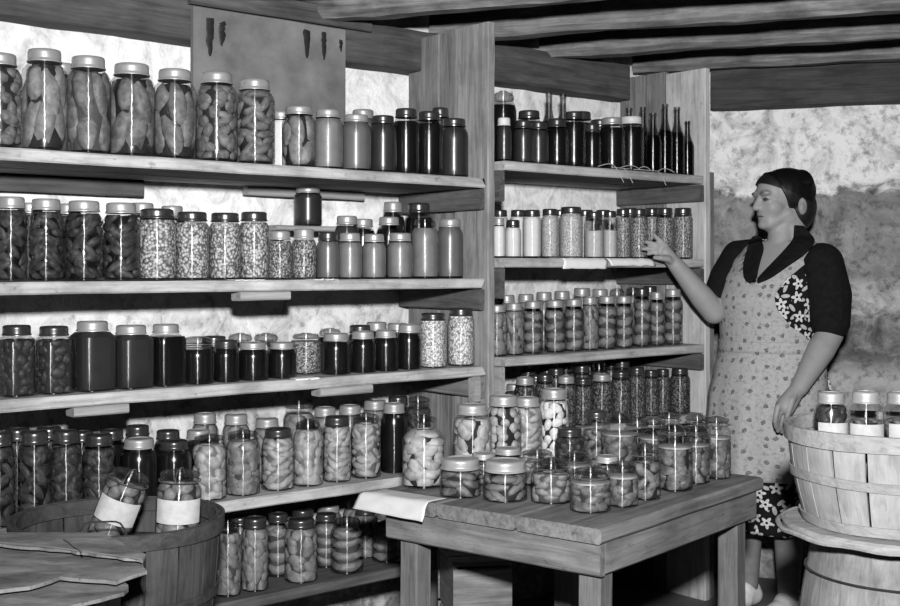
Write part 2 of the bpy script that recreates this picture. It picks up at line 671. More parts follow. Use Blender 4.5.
# ------------------------------------------------------------------ shelving
LZ = [1.522, 1.207, .932, .622, .355]
RZ = [1.582, 1.272, .955, .70, .36]
TH = .030
DEP = .40
LEFT = empty('shelving', LP(.4, .2, 0), 'long worn plank shelving left of the tall post, five shelves of jars', 'shelves')
RIGHT = empty('shelving', LP(2.05, .2, 0), 'shorter plank shelving right of the tall post, beside the woman', 'shelves')
for i, z in enumerate(LZ):
    s_end = 1.495
    for a, b in ((0.0, .215), (.22, .42)):       # two planks to a shelf
        w = b - a
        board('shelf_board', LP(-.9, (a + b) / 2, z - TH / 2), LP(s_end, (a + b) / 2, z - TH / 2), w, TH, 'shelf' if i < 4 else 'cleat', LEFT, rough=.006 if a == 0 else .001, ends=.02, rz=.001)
for i, z in enumerate(RZ):
    for a, b in ((0.0, .215), (.22, .42)):
        w = b - a
        board('shelf_board', LP(1.585, (a + b) / 2, z - TH / 2), LP(2.585, (a + b) / 2, z - TH / 2), w, TH, 'shelf', RIGHT, rough=.005 if a == 0 else .001, ends=.015, rz=.001)
# divider boards between the bays (their broad faces look along the shelves)
sdiv = 1.527
for D0, D1, m in ((0.0, .165, 'frontpost'), (.17, .255, 'post'), (.26, .425, 'post')):
    board('upright', LP(sdiv + .012 * (D0 > 0), (D0 + D1) / 2, 0.0), LP(sdiv + .012 * (D0 > 0), (D0 + D1) / 2, 2.015), D1 - D0, .03, m, LEFT, up=DV, rough=.002)
# end boards beyond the far shelves
for D0, D1, m, zt in ((0.0, .19, 'limeboard', 1.985), (.195, .29, 'post', 1.995), (.295, .425, 'post', 1.995)):
    board('upright', LP(2.612, (D0 + D1) / 2, 0.0), LP(2.612, (D0 + D1) / 2, zt), D1 - D0, .03, m, RIGHT, up=DV, rough=.0015, label='limewashed upright' if m == 'limeboard' else None)
board('upright', LP(2.652, .03, 0.0), LP(2.652, .03, 1.60), .03, .04, 'post', RIGHT, up=NV)
# cleats carrying the shelf ends
for i, z in enumerate(LZ):
    if i in (0, 1, 2, 4):
        board('cleat', LP(1.495, .01, z - TH - .036), LP(1.495, .425, z - TH - .036), .066, .022, 'cleat' if i < 2 else 'post', LEFT, up=DV)
board('cleat', LP(1.495, .01, LZ[3] - TH - .036), LP(1.495, .425, LZ[3] - TH - .036), .066, .022, 'post', LEFT, up=DV)
board('cleat', LP(1.46, .02, LZ[2] - TH - .042), LP(1.485, .02, LZ[2] - TH - .042), .083, .03, 'batten', LEFT, up=NV)
for i, z in enumerate(RZ):
    board('cleat', LP(2.584, .005, z - TH - .034), LP(2.584, .42, z - TH - .034), .062, .024, 'cleat', RIGHT, up=DV)
    board('cleat', LP(1.580, .01, z - TH - .05), LP(1.580, .2, z - TH - .05), .10, .024, 'batten' if i == 2 else 'cleat', RIGHT, up=DV)
# long bearers on the wall and battens under the planks
sb = s_of(142, .40)
board('bearer', LP(-.9, .40, LZ[0] - TH - .024), LP(sb, .40, LZ[0] - TH - .024), .03, .046, 'cleat', LEFT, rough=.002)
board('bearer', LP(s_of(245, .40), .40, LZ[0] - TH - .016), LP(s_of(362, .40), .40, LZ[0] - TH - .016), .03, .028, 'batten', LEFT, rough=.002)
for i, (xa, xb, z) in enumerate(((236, 286, LZ[1]), (70, 125, LZ[2]), (316, 368, LZ[2]))):
    board('batten', LP(s_of(xa, .03), .03, z - TH - .013), LP(s_of(xb, .03), .03, z - TH - .013), .05, .024, 'batten', LEFT)

# ------------------------------------------------------------------ jars
# kind: (H0, R0, lid radius, lid bottom, neck bottom (shoulder top), shoulder bottom, squareness)
KINDS = {
    'half': (.235, .053, .74, .872, .865, .745, 0),
    'mason': (.178, .045, .79, .862, .850, .715, 0),
    'wide': (.178, .044, .86, .862, .850, .775, 0),
    'square': (.178, .045, .76, .855, .845, .77, 2.2),
    'pint': (.127, .040, .82, .815, .805, .66, 0),
    'squat': (.095, .042, .93, .72, .70, .56, 0),
    'bail': (.180, .045, .86, .91, .83, .75, 0),
    'bailpint': (.115, .040, .86, .86, .76, .64, 0),
    'bottle': (.240, .033, .40, .955, .72, .50, 0),
    'bigbail': (.235, .053, .56, .90, .80, .66, 0),
    'jug': (.190, .043, .42, .93, .83, .66, 0),
}


def body_profile(kind):
    H, R, lr, zl, zn, zs, sq = KINDS[kind]
    pts = [(.55, .006), (.86, .0), (.955, .010), (1.0, .03)]
    if kind == 'squat':
        pts += [(1.0, .3), (1.0, zs), (.99, zs + .05), (.955, zn - .02), (.90, zn)]
    elif kind == 'bottle':
        pts += [(1.0, .25), (1.0, zs), (.97, zs + .04), (.86, zs + .09), (.66, zs + .15), (.48, zn), (.40, zn + .06), (.37, .90), (.37, .945), (.43, .95), (.43, .995), (.36, 1.0)]
        return [(r * R, z * H) for r, z in pts]
    else:
        d = zn - zs
        nr = lr * .93
        pts += [(1.0, .3), (1.0, .55), (1.0, zs), (1 - (1 - nr) * .16, zs + d * .35), (1 - (1 - nr) * .5, zs + d * .7), (1 - (1 - nr) * .85, zs + d * .92), (nr, zn + .004)]
    if kind in ('bail', 'bailpint', 'bigbail'):
        nr = lr * .93
        pts += [(nr, zn + .02), (nr * 1.06, zn + .03), (nr * 1.06, zn + .045), (nr, zn + .055), (nr, zl - .02), (nr * 1.05, zl - .012), (nr * 1.05, zl)]
    elif kind == 'jug':
        pts += [(lr, zn + .06), (lr, zl), (lr * 1.15, zl + .01), (lr * 1.15, zl + .05), (lr * .9, 1.0)]
    else:
        pts += [(lr * .93, zl + .05), (lr * .90, .985)]
    return [(r * R, z * H) for r, z in pts]


def r_at(prof, z):
    for (r0, z0), (r1, z1) in zip(prof, prof[1:]):
        if z0 <= z <= z1 and z1 > z0:
            return r0 + (r1 - r0) * (z - z0) / (z1 - z0)
    return prof[-1][0] if z > prof[-1][1] else prof[3][0]


# content: (style, piece material, liquid material, fill)
CONT = {
    'meat': ('long', 'f_grey', 'brine', .84), 'meatdark': ('long', 'f_grey', 'syrup', .84), 'pickle': ('slices', 'f_grey', 'syrup', .86),
    'palemeat': ('long', 'f_mid', 'syrup', .84), 'chunkmeat': ('chunk', 'f_grey', 'syrup', .84),
    'darkveg': ('slices', 'f_dark', 'black', .84), 'dimveg': ('chunk', 'f_dim', 'juice_d', .80), 'dimlong': ('slices', 'f_dim', 'juice_d', .82),
    'pears': ('fruit', 'f_pale', 'palejuice', .84), 'peaches': ('fruit', 'f_mid', 'brine', .84), 'halves': ('rounds', 'f_mid', 'brine', .80),
    'paleslices': ('slices', 'f_pale', 'palejuice', .84), 'tablefruit': ('fruit', 'f_pale', 'syrup', .80), 'plums': ('berry', 'f_pale', 'syrup', .84),
    'cauli': ('chunk', 'f_white', 'syrup', .82), 'tablehalves': ('fruit', 'f_tab', 'juice_d', .66), 'tablemeat': ('slices', 'f_grey', 'syrup', .66),
    'tablewhite': ('chunk', 'f_mid', 'brine', .66),
    'beans': ('fill', 'g_bean', None, .84), 'peas': ('fill', 'g_small', None, .80), 'popcorn': ('fill', 'g_pop', None, .88), 'corn': ('fill', 'g_corn', None, .82),
    'oats': ('fill', 'g_fine', None, .86), 'greenbeans': ('fill', 'g_dark', None, .82), 'flour': ('fill', 'flour', None, .84), 'meal': ('fill', 'meal', None, .58),
    'juice': ('fill', 'juice', None, .86), 'puree': ('fill', 'juice_l', None, .84), 'darkjuice': ('fill', 'juice_d', None, .84), 'jam': ('fill', 'black', None, .80),
    'beer': ('fill', 'black', None, .62),
}
MESHES = {}
LIQ = {'fruit': .80, 'berry': .82, 'rounds': .72, 'long': .80, 'chunk': .82, 'slices': .78}


def ellipsoid(bm, c, rad, rot, prof, zlo, zhi, mat=0, squash=.978):
    ret = bmesh.ops.create_icosphere(bm, subdivisions=2, radius=1.0)
    so = Vector((c[0] * 90, c[1] * 90, c[2] * 90))
    for v in ret['verts']:
        k = 1 + .26 * noise.noise(v.co * 1.3 + so) + .10 * noise.noise(v.co * 3.2 + so)
        q = Vector((v.co.x * rad[0], v.co.y * rad[1], v.co.z * rad[2])) * k
        q = rot @ q + Vector(c)
        q.z = min(max(q.z, zlo), zhi)
        m = r_at(prof, q.z) * squash
        d = math.hypot(q.x, q.y)
        if d > m:
            q.x *= m / d
            q.y *= m / d
        v.co = q
    for f in {f for v in ret['verts'] for f in v.link_faces}:
        f.material_index = mat


def contents_mesh(kind, cont, var):
    key = ('c', kind, cont, var)
    if key in MESHES:
        return MESHES[key]
    style, pm, lm, fill = CONT[cont]
    H, R = KINDS[kind][:2]
    prof = body_profile(kind)
    rnd = random.Random(hash((kind.__len__() * 7 + len(cont) * 13 + var * 101)))
    bm = bmesh.new()
    zlo, zhi = .022 * H, fill * H
    if kind in ('pint', 'squat', 'bailpint') and fill > .7:
        zhi = min(fill, KINDS[kind][4] - .02) * H

    def cyl(k, mat, top):
        n = 12
        pr = []
        for i in range(n + 1):
            z = zlo + (top - zlo) * i / n
            pr.append((r_at(prof, z) * k * (.96 if i == 0 else 1), z))
        lathe(bm, pr, 32, mat=mat, sq=KINDS[kind][6])
    if style == 'fill':
        cyl(.978, 0, zhi)
        me = to_mesh('preserves', bm, [pm], True, 40)
    else:
        def rot():
            return Matrix.Rotation(rnd.uniform(0, 6.3), 3, 'Z') @ Matrix.Rotation(rnd.uniform(0, 6.3), 3, 'X') @ Matrix.Rotation(rnd.uniform(0, 6.3), 3, 'Y')
        hh = zhi - zlo
        if style == 'fruit':
            sz = R * .50
            rows = max(2, round(hh / (sz * 1.0)))
            for i in range(rows):
                z = zlo + hh * (i + .5) / rows
                a0 = rnd.uniform(0, 6)
                for j in range(5):
                    a = a0 + j * 2 * PI / 5 + rnd.uniform(-.2, .2)
                    rr = r_at(prof, z) * .60
                    k = rnd.uniform(.82, 1.15)
                    ellipsoid(bm, (rr * math.cos(a), rr * math.sin(a), z + rnd.uniform(-.2, .2) * sz), (sz * k * 1.4, sz * k * .95, sz * rnd.uniform(.6, .85)), rot(), prof, zlo, zhi)
        elif style == 'berry':
            sz = R * .33
            rows = max(3, round(hh / (sz * 1.5)))
            for i in range(rows):
                z = zlo + hh * (i + .5) / rows
                for j in range(7):
                    a = rnd.uniform(0, .5) + j * 2 * PI / 7
                    rr = r_at(prof, z) * .70
                    ellipsoid(bm, (rr * math.cos(a), rr * math.sin(a), z + rnd.uniform(-.3, .3) * sz), (sz * rnd.uniform(.8, 1.1),) * 3, Matrix.Identity(3), prof, zlo, zhi)
        elif style == 'rounds':
            th = R * .44
            rows = max(2, round(hh / (th * 1.62)))
            for i in range(rows):
                z = zlo + hh * (i + .5) / rows
                a = rnd.uniform(0, 6.3)
                tilt = Matrix.Rotation(rnd.uniform(-.25, .25), 3, 'X') @ Matrix.Rotation(rnd.uniform(-.25, .25), 3, 'Y')
                ellipsoid(bm, (R * .1 * math.cos(a), R * .1 * math.sin(a), z), (R * .95, R * .95, th), tilt, prof, zlo, zhi)
        elif style == 'long':
            for tier in range(2):
                for j in range(6):
                    a = j * 2 * PI / 6 + rnd.uniform(-.3, .3) + tier * .5
                    z = zlo + hh * (.30 + .42 * tier) + rnd.uniform(-.05, .05) * hh
                    rr = R * .58
                    tilt = Matrix.Rotation(rnd.uniform(-.35, .35), 3, 'X') @ Matrix.Rotation(rnd.uniform(-.35, .35), 3, 'Y')
                    ellipsoid(bm, (rr * math.cos(a), rr * math.sin(a), z), (R * .46, R * .46, hh * rnd.uniform(.26, .40)), tilt, prof, zlo, zhi)
        elif style == 'chunk':
            sz = R * .34
            rows = max(3, round(hh / (sz * 1.25)))
            for i in range(rows):
                z = zlo + hh * (i + .5) / rows
                for j in range(7):
                    a = rnd.uniform(-.3, .3) + j * 2 * PI / 7 + i * .4
                    rr = r_at(prof, z) * rnd.uniform(.60, .76)
                    ellipsoid(bm, (rr * math.cos(a), rr * math.sin(a), z + rnd.uniform(-.4, .4) * sz), (sz * rnd.uniform(.9, 1.7), sz * rnd.uniform(.8, 1.2), sz * rnd.uniform(.7, 1.2)), rot(), prof, zlo, zhi)
        elif style == 'slices':
            rows = max(3, round(hh / (R * .42)))
            for i in range(rows):
                z = zlo + hh * (i + .5) / rows
                for j in range(5):
                    a = j * PI / 2.5 + i * .6 + rnd.uniform(-.5, .5)
                    rr = r_at(prof, z) * .62
                    ellipsoid(bm, (rr * math.cos(a), rr * math.sin(a), z), (R * .64, R * .34, R * .26), Matrix.Rotation(a + PI / 2, 3, 'Z') @ Matrix.Rotation(rnd.uniform(-.9, .9), 3, 'Y') @ Matrix.Rotation(rnd.uniform(-.8, .8), 3, 'X'), prof, zlo, zhi)
        cyl(LIQ.get(style, .80), 1, zhi - .004)
        mats = [pm, lm]
        if cont == 'tablehalves':                # pale ring painted as the bright line at the liquid's surface
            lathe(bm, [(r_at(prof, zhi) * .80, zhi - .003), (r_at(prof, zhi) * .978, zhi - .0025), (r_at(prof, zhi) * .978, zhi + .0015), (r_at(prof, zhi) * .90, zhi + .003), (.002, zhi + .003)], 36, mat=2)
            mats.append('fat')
        me = to_mesh('preserves', bm, mats, True, 60)
    MESHES[key] = me
    return me


def glass_mesh(kind, gm):
    key = ('g', kind, gm)
    if key not in MESHES:
        bm = bmesh.new()
        lathe(bm, body_profile(kind), 36, cap1=False, sq=KINDS[kind][6])
        if KINDS[kind][6]:
            for v in bm.verts:                      # round neck on the square jar
                if v.co.z > KINDS[kind][5] * KINDS[kind][0] + .004:
                    d = math.hypot(v.co.x, v.co.y)
                    t = r_at(body_profile(kind), v.co.z)
                    v.co.x *= t / d
                    v.co.y *= t / d
        MESHES[key] = to_mesh('jar_glass', bm, gm, True, 60)
    return MESHES[key]


def lid_mesh(kind, lid):
    key = ('l', kind, lid)
    if key in MESHES:
        return MESHES[key]
    H, R, lr, zl, zn, zs, sq = KINDS[kind]
    r, a, b = lr * R, zl * H, H
    h = b - a
    bm = bmesh.new()
    if lid in ('zinc', 'dark', 'white'):
        pr = [(r * .96, a), (r * 1.045, a), (r * 1.05, a + h * .10), (r * 1.0, a + h * .18), (r * .985, a + h * .3), (r * 1.0, a + h * .42), (r * .985, a + h * .54),
              (r * 1.0, a + h * .66), (r * .985, a + h * .80), (r * .95, a + h * .93), (r * .88, b - h * .02), (r * .80, b), (r * .72, b), (r * .68, b - h * .10), (r * .2, b - h * .08)]
        lathe(bm, pr, 40)
        mt = {'zinc': 'zinc', 'dark': 'darkmetal', 'white': 'whitecap'}[lid]
    elif lid in ('glass', 'bail'):
        pr = [(r * .90, a), (r * 1.0, a + h * .06), (r * 1.03, a + h * .25), (r * 1.0, a + h * .5), (r * .9, a + h * .66), (r * .62, a + h * .82), (r * .4, b - h * .1), (r * .36, b), (r * .12, b)]
        lathe(bm, pr, 32)
        mt = 'lidglass'
    elif lid == 'crown':
        pr = [(R * .36, H * .955), (R * .47, H * .956), (R * .47, H * .975), (R * .42, H * 1.008), (R * .2, H * 1.012)]
        lathe(bm, pr, 20)
        mt = 'darkmetal'
    MESHES[key] = to_mesh('lid', bm, mt, True, 45)
    return MESHES[key]


def bail_mesh(kind):
    key = ('w', kind)
    if key not in MESHES:
        H, R, lr, zl, zn, zs, sq = KINDS[kind]
        r, b = lr * R * 1.09, H
        zr = zn * H + .037 * H
        bm = bmesh.new()
        tube(bm, [(r * math.cos(t * PI / 12), r * math.sin(t * PI / 12), zr) for t in range(24)], .0013, 6, True)
        arc = []
        for t in range(15):
            u = -1 + 2 * t / 14
            zz = zr + (b * 1.004 - zr) * (1 - abs(u) ** 5)
            arc.append((u * r * 1.02, 0, zz))
        tube(bm, arc, .0014, 6)
        loop = [(r * 1.0, -.012, zr), (r * 1.10, -.010, zr - .02 * (H / .18)), (r * 1.12, .0, zr - .026 * (H / .18)), (r * 1.10, .010, zr - .02 * (H / .18)), (r * 1.0, .012, zr)]
        tube(bm, loop, .0013, 6)
        MESHES[key] = to_mesh('wire_bail', bm, 'wire')
    return MESHES[key]


def label_mesh(kind):
    key = ('p', kind)
    if key not in MESHES:
        H, R = KINDS[kind][:2]
        bm = bmesh.new()
        a, b = [], []
        for k, lst in ((1.012, a), (1.026, b)):
            for i in range(15):
                t = -PI / 2 + (-1.15 + 2.3 * i / 14)
                lst.append([bm.verts.new((R * k * math.cos(t), R * k * math.sin(t), z * H)) for z in ((.36, .66) if kind == 'bail' else (.40, .62))])
        for i in range(14):
            bm.faces.new((b[i][0], b[i + 1][0], b[i + 1][1], b[i][1]))
            bm.faces.new((a[i][1], a[i + 1][1], a[i + 1][0], a[i][0]))
            bm.faces.new((a[i][0], a[i + 1][0], b[i + 1][0], b[i][0]))
            bm.faces.new((a[i][1], b[i][1], b[i + 1][1], a[i + 1][1]))
        for i in (0, 14):
            bm.faces.new((a[i][0], b[i][0], b[i][1], a[i][1]))
        MESHES[key] = to_mesh('paper_label', bm, 'label', True, 50)
    return MESHES[key]


JR = random.Random(5)


def make_jar(p, H, R, kind, cont, lid, label, group, paper=False, tilt=None, rz=None):
    if len(label.split()) > 16:
        for wd in (' small jar', ' big jar', ' square jar'):
            label = label.replace(wd, ' jar')
    """one jar: an Empty at its base with glass, lid, preserves (and wire bail, paper label) as parts; the meshes are shared"""
    name = 'bottle' if kind == 'bottle' else 'jug' if kind == 'jug' else 'glass_jar'
    o = empty(name, p, label, 'bottle' if kind == 'bottle' else 'jug' if kind == 'jug' else 'jar', group)
    H0, R0 = KINDS[kind][:2]
    o.scale = (R / R0, R / R0, H / H0)
    z = JR.uniform(0, 2 * PI) if rz is None else rz
    if KINDS[kind][6]:
        z = rz if rz is not None else math.radians(49.5)
    if paper or lid == 'bail':
        z = rz if rz is not None else JR.uniform(0, PI)
    o.rotation_euler = (tilt[0], tilt[1], z) if tilt else (0, 0, z)
    link_mesh('jar_glass', glass_mesh(kind, 'bottleglass' if kind == 'bottle' else 'glass'), o)
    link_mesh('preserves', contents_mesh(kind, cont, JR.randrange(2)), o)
    if lid and lid != 'none':
        l = link_mesh('lid', lid_mesh(kind, lid), o)
        if lid == 'bail':
            wb = link_mesh('wire_bail', bail_mesh(kind), l)
            if paper:
                wb.rotation_euler = (0, 0, PI / 2 - .2)
    if paper:
        link_mesh('paper_label', label_mesh(kind), o)
    return o


ORD = ['first', 'second', 'third', 'fourth', 'fifth', 'sixth', 'seventh', 'eighth', 'ninth', 'tenth', 'eleventh', 'twelfth', 'thirteenth', 'fourteenth', 'fifteenth', 'sixteenth', 'seventeenth', 'eighteenth', 'nineteenth', 'twentieth']
PLACED = []


def look_of(kind, cont, lid, H):
    c = {'meat': 'long grey pieces', 'meatdark': 'dark-steeped pieces', 'pickle': 'slanting slices', 'palemeat': 'long pale pieces', 'chunkmeat': 'grey chunks', 'darkveg': 'dark pieces',
         'dimveg': 'dull pieces', 'dimlong': 'dull slices', 'pears': 'pale fruit', 'peaches': 'grey fruit', 'halves': 'stacked fruit halves', 'paleslices': 'pale fruit slices',
         'tablefruit': 'pale lumpy fruit', 'plums': 'small round fruit', 'cauli': 'white florets', 'tablehalves': 'grey fruit halves', 'tablemeat': 'dark chunks', 'tablewhite': 'pale chopped pieces',
         'beans': 'speckled beans', 'peas': 'small dried peas', 'popcorn': 'white popcorn', 'corn': 'mottled grains', 'oats': 'light grain', 'greenbeans': 'dark speckled pieces', 'flour': 'white flour', 'meal': 'half-full pale meal',
         'juice': 'grey juice', 'puree': 'light puree', 'darkjuice': 'dark juice', 'jam': 'black jam', 'beer': 'dark drink'}[cont]
    k = {'bottle': 'bottle', 'jug': 'jug', 'square': 'square jar', 'pint': 'small jar', 'bailpint': 'small jar', 'squat': 'squat jar', 'half': 'big jar', 'bigbail': 'big jar'}.get(kind, 'jar')
    l = {'zinc': 'zinc-capped', 'dark': 'dark-capped', 'white': 'white-capped', 'glass': 'glass-lidded', 'bail': 'wire-bailed', 'crown': 'narrow', 'none': 'uncapped'}[lid or 'none']
    return f'{l} {k} of {c}'


def shelf_jars(side, idx, rows):
    z = (LZ if side == 'left' else RZ)[idx]
    nm = ['top', 'second', 'third', 'fourth', 'bottom'][idx]
    items = []
    for rn, row in rows:
        row = sorted(row, key=lambda r: r[0], reverse=(side == 'left'))
        for k, r in enumerate(row):
            px, w, top, D, kind, cont, lid = r[:7]
            s = s_of(px, D)
            q = LP(s, D)
            R = w / 2 * q.y / F * 1.03
            H = EYE + (HY - top) / F * q.y - z
            items.append(dict(p=Vector((q.x, q.y)), R=R, H=H, r=r, lab=f'{look_of(kind, cont, lid, H)}, {ORD[k]} from post, {rn} row, {nm} shelf {side} of post'))
    relax(items, lambda it: clamp_shelf(it))
    for it in items:
        kind, cont, lid = it['r'][4:7]
        H = it['H']
        if not .07 < H < .30:
            print('HEIGHT?', round(H, 3), it['lab'])
        make_jar((it['p'].x, it['p'].y, z + .0035 + (it['r'][7] if len(it['r']) > 7 else 0)), H - .0035 - (it['r'][7] if len(it['r']) > 7 else 0), it['R'], kind, cont, lid, it['lab'], f'jars on the {nm} shelf {side} of the post')


def clamp_shelf(it):
    D = (it['p'] - A0.to_2d()).dot(NV.to_2d())
    lo, hi = it['R'] * it.get('k', 1) + .004, .425 - it['R']
    if D < lo:
        it['p'] += NV.to_2d() * (lo - D)
    elif D > hi:
        it['p'] -= NV.to_2d() * (D - hi)


def relax(items, clamp, it=60):
    for n in range(it):
        moved = False
        for i in range(len(items)):
            for j in range(i + 1, len(items)):
                a, b = items[i], items[j]
                d = b['p'] - a['p']
                need = (a['R'] + b['R']) * 1.02 + .0008
                L = d.length
                if L < need:
                    moved = True
                    u = d / L if L > 1e-6 else Vector((0, 1))
                    v = u * (need - L) * .5
                    # slide mostly away in depth (along the sight line) so the picture keeps its columns
                    a['p'] -= v
                    b['p'] += v
                    if n > 25:
                        sh = .006
                        a['R'] *= 1 - sh
                        b['R'] *= 1 - sh
        for x in items:
            clamp(x)
        if not moved:
            break


F1 = .058   # depth of a front row's centres
# (pixel x, width, top y, depth, kind, contents, lid)
shelf_jars('left', 0, [
    ('front', [(6, 42, 55, F1, 'half', 'chunkmeat', 'zinc'), (43, 43, 50, F1, 'half', 'palemeat', 'zinc'), (86, 43, 57, F1, 'half', 'meat', 'zinc'), (131, 45, 64, F1, 'half', 'meatdark', 'zinc'),
               (175, 42, 70, F1, 'half', 'meatdark', 'zinc'), (217, 40, 73, F1, 'half', 'chunkmeat', 'zinc'), (255, 39, 80, F1, 'half', 'pickle', 'zinc'),
               (299, 33, 107, F1, 'mason', 'palemeat', 'zinc'), (328, 30, 110, F1, 'mason', 'puree', 'zinc'), (356, 30, 115, F1, 'mason', 'juice', 'zinc'), (383, 27, 116, F1, 'mason', 'darkjuice', 'dark'),
               (406, 26, 109, F1, 'mason', 'jam', 'dark'), (429, 27, 112, F1, 'mason', 'jam', 'dark'), (454, 28, 119, F1, 'mason', 'darkjuice', 'dark')]),
    ('back', [(62, 34, 64, .19, 'half', 'meat', 'zinc'), (281, 26, 112, .19, 'wide', 'flour', 'zinc'), (363, 26, 110, .17, 'mason', 'juice', 'zinc'), (440, 21, 108, .15, 'mason', 'darkjuice', 'dark')])])
shelf_jars('left', 1, [
    ('front', [(12, 33, 197, F1, 'mason', 'darkveg', 'zinc'), (45, 34, 199, F1, 'mason', 'darkveg', 'zinc'), (84, 37, 201, F1, 'mason', 'darkveg', 'zinc'), (121, 36, 203, F1, 'mason', 'darkveg', 'zinc'),
               (157, 37, 209, F1, 'wide', 'beans', 'dark'), (192, 33, 212, F1, 'wide', 'beans', 'dark'), (225, 31, 213, F1, 'wide', 'beans', 'dark'), (254, 29, 212, F1, 'wide', 'beans', 'dark'),
               (280, 24, 231, F1, 'pint', 'peas', 'zinc'), (304, 24, 229, F1, 'pint', 'peas', 'zinc'), (328, 23, 232, F1, 'pint', 'juice', 'dark'), (350, 24, 233, F1, 'pint', 'puree', 'zinc'),
               (374, 24, 234, F1, 'pint', 'puree', 'zinc'), (400, 26, 233, F1, 'pint', 'puree', 'zinc'), (425, 27, 219, F1, 'mason', 'puree', 'glass'), (450, 26, 219, F1, 'mason', 'juice', 'zinc')]),
    ('back', [(30, 30, 203, .18, 'mason', 'darkveg', 'zinc'), (68, 30, 204, .18, 'mason', 'darkveg', 'zinc'), (142, 28, 203, .18, 'mason', 'peas', 'zinc'), (172, 26, 206, .18, 'mason', 'peas', 'zinc'),
              (347, 25, 216, .17, 'mason', 'darkjuice', 'zinc'), (366, 24, 219, .19, 'mason', 'jam', 'zinc'), (386, 25, 217, .15, 'mason', 'jam', 'zinc'), (396, 23, 202, .27, 'mason', 'jam', 'zinc'), (416, 29, 203, .25, 'half', 'jam', 'dark')])])
shelf_jars('left', 2, [
    ('front', [(19, 35, 325, F1, 'square', 'dimveg', 'dark'), (55, 36, 326, F1, 'square', 'dimveg', 'dark'), (92, 39, 321, F1, 'square', 'darkjuice', 'zinc'), (130, 38, 325, F1, 'square', 'darkjuice', 'zinc'),
               (165, 33, 324, F1, 'square', 'jam', 'zinc'), (198, 33, 337, F1, 'bailpint', 'jam', 'bail'), (226, 27, 340, F1, 'pint', 'jam', 'dark'), (252, 31, 342, F1, 'pint', 'jam', 'zinc'), (282, 28, 342, F1, 'pint', 'jam', 'zinc'),
               (336, 29, 333, F1, 'pint', 'jam', 'zinc'), (363, 26, 331, F1, 'pint', 'jam', 'zinc'), (386, 25, 330, F1, 'pint', 'jam', 'zinc'), (409, 25, 324, F1, 'pint', 'jam', 'zinc'),
               (433, 27, 313, F1, 'wide', 'popcorn', 'dark'), (461, 26, 308, F1, 'wide', 'popcorn', 'dark')]),
    ('back', [(214, 28, 336, .19, 'pint', 'jam', 'dark'), (240, 28, 333, .19, 'pint', 'jam', 'glass'), (266, 28, 333, .19, 'pint', 'darkjuice', 'glass'), (306, 30, 333, .13, 'wide', 'peas', 'glass'), (330, 25, 328, .18, 'pint', 'jam', 'glass'),
              (360, 25, 325, .18, 'pint', 'jam', 'dark'), (380, 24, 322, .2, 'pint', 'jam', 'zinc'), (394, 24, 323, .15, 'pint', 'jam', 'zinc')])])
shelf_jars('left', 3, [
    ('front', [(2, 30, 432, .07, 'mason', 'darkveg', 'dark'), (32, 33, 431, .06, 'mason', 'darkveg', 'dark'), (66, 32, 430, .07, 'mason', 'dimlong', 'dark'), (99, 32, 434, .07, 'mason', 'dimlong', 'dark'),
               (139, 36, 438, F1, 'mason', 'jam', 'zinc'), (174, 34, 440, F1, 'mason', 'jam', 'dark'), (209, 33, 434, F1, 'bail', 'pears', 'glass'), (243, 33, 430, F1, 'bail', 'peaches', 'glass'),
               (278, 32, 428, F1, 'mason', 'paleslices', 'dark'), (308, 29, 419, F1, 'mason', 'pears', 'glass'), (337, 27, 416, F1, 'wide', 'paleslices', 'dark'), (366, 29, 413, F1, 'bail', 'paleslices', 'glass'), (394, 26, 403, .075, 'mason', 'jam', 'zinc')]),
    ('back', [(18, 30, 428, .19, 'mason', 'darkveg', 'dark'), (48, 30, 427, .19, 'mason', 'darkveg', 'dark'), (82, 28, 431, .18, 'mason', 'dimlong', 'dark'), (115, 28, 429, .19, 'mason', 'jam', 'dark'), (145, 28, 425, .19, 'mason', 'jam', 'dark'),
              (168, 28, 430, .17, 'mason', 'jam', 'dark'), (188, 28, 430, .15, 'mason', 'jam', 'zinc'), (205, 27, 413, .24, 'mason', 'peaches', 'zinc'), (236, 28, 414, .19, 'mason', 'peaches', 'zinc'), (267, 28, 418, .17, 'mason', 'peaches', 'zinc'),
              (299, 31, 401, .17, 'bail', 'peaches', 'glass'), (325, 26, 407, .21, 'mason', 'peaches', 'zinc'), (350, 26, 405, .2, 'mason', 'peaches', 'zinc'), (375, 27, 400, .2, 'mason', 'peaches', 'zinc'), (418, 26, 396, .15, 'bail', 'dimlong', 'glass'), (398, 24, 396, .24, 'mason', 'jam', 'dark')])])
shelf_jars('left', 4, [
    ('front', [(228, 25, 521, F1, 'wide', 'peaches', 'glass'), (255, 26, 517, F1, 'wide', 'peaches', 'dark'), (301, 32, 518, F1, 'mason', 'peaches', 'dark'), (347, 32, 517, F1, 'mason', 'halves', 'glass'), (386, 29, 512, .09, 'mason', 'halves', 'glass')]),
    ('back', [(278, 24, 513, .15, 'mason', 'halves', 'dark'), (326, 25, 513, .15, 'mason', 'halves', 'dark'), (303, 26, 509, .22, 'mason', 'peaches', 'dark'), (331, 26, 505, .29, 'mason', 'peaches', 'zinc'), (353, 25, 501, .26, 'mason', 'peaches', 'glass'),
              (366, 25, 507, .17, 'mason', 'peaches', 'dark'), (240, 26, 516, .2, 'mason', 'peaches', 'dark'), (412, 26, 506, .12, 'mason', 'halves', 'glass')])])
R1 = .055
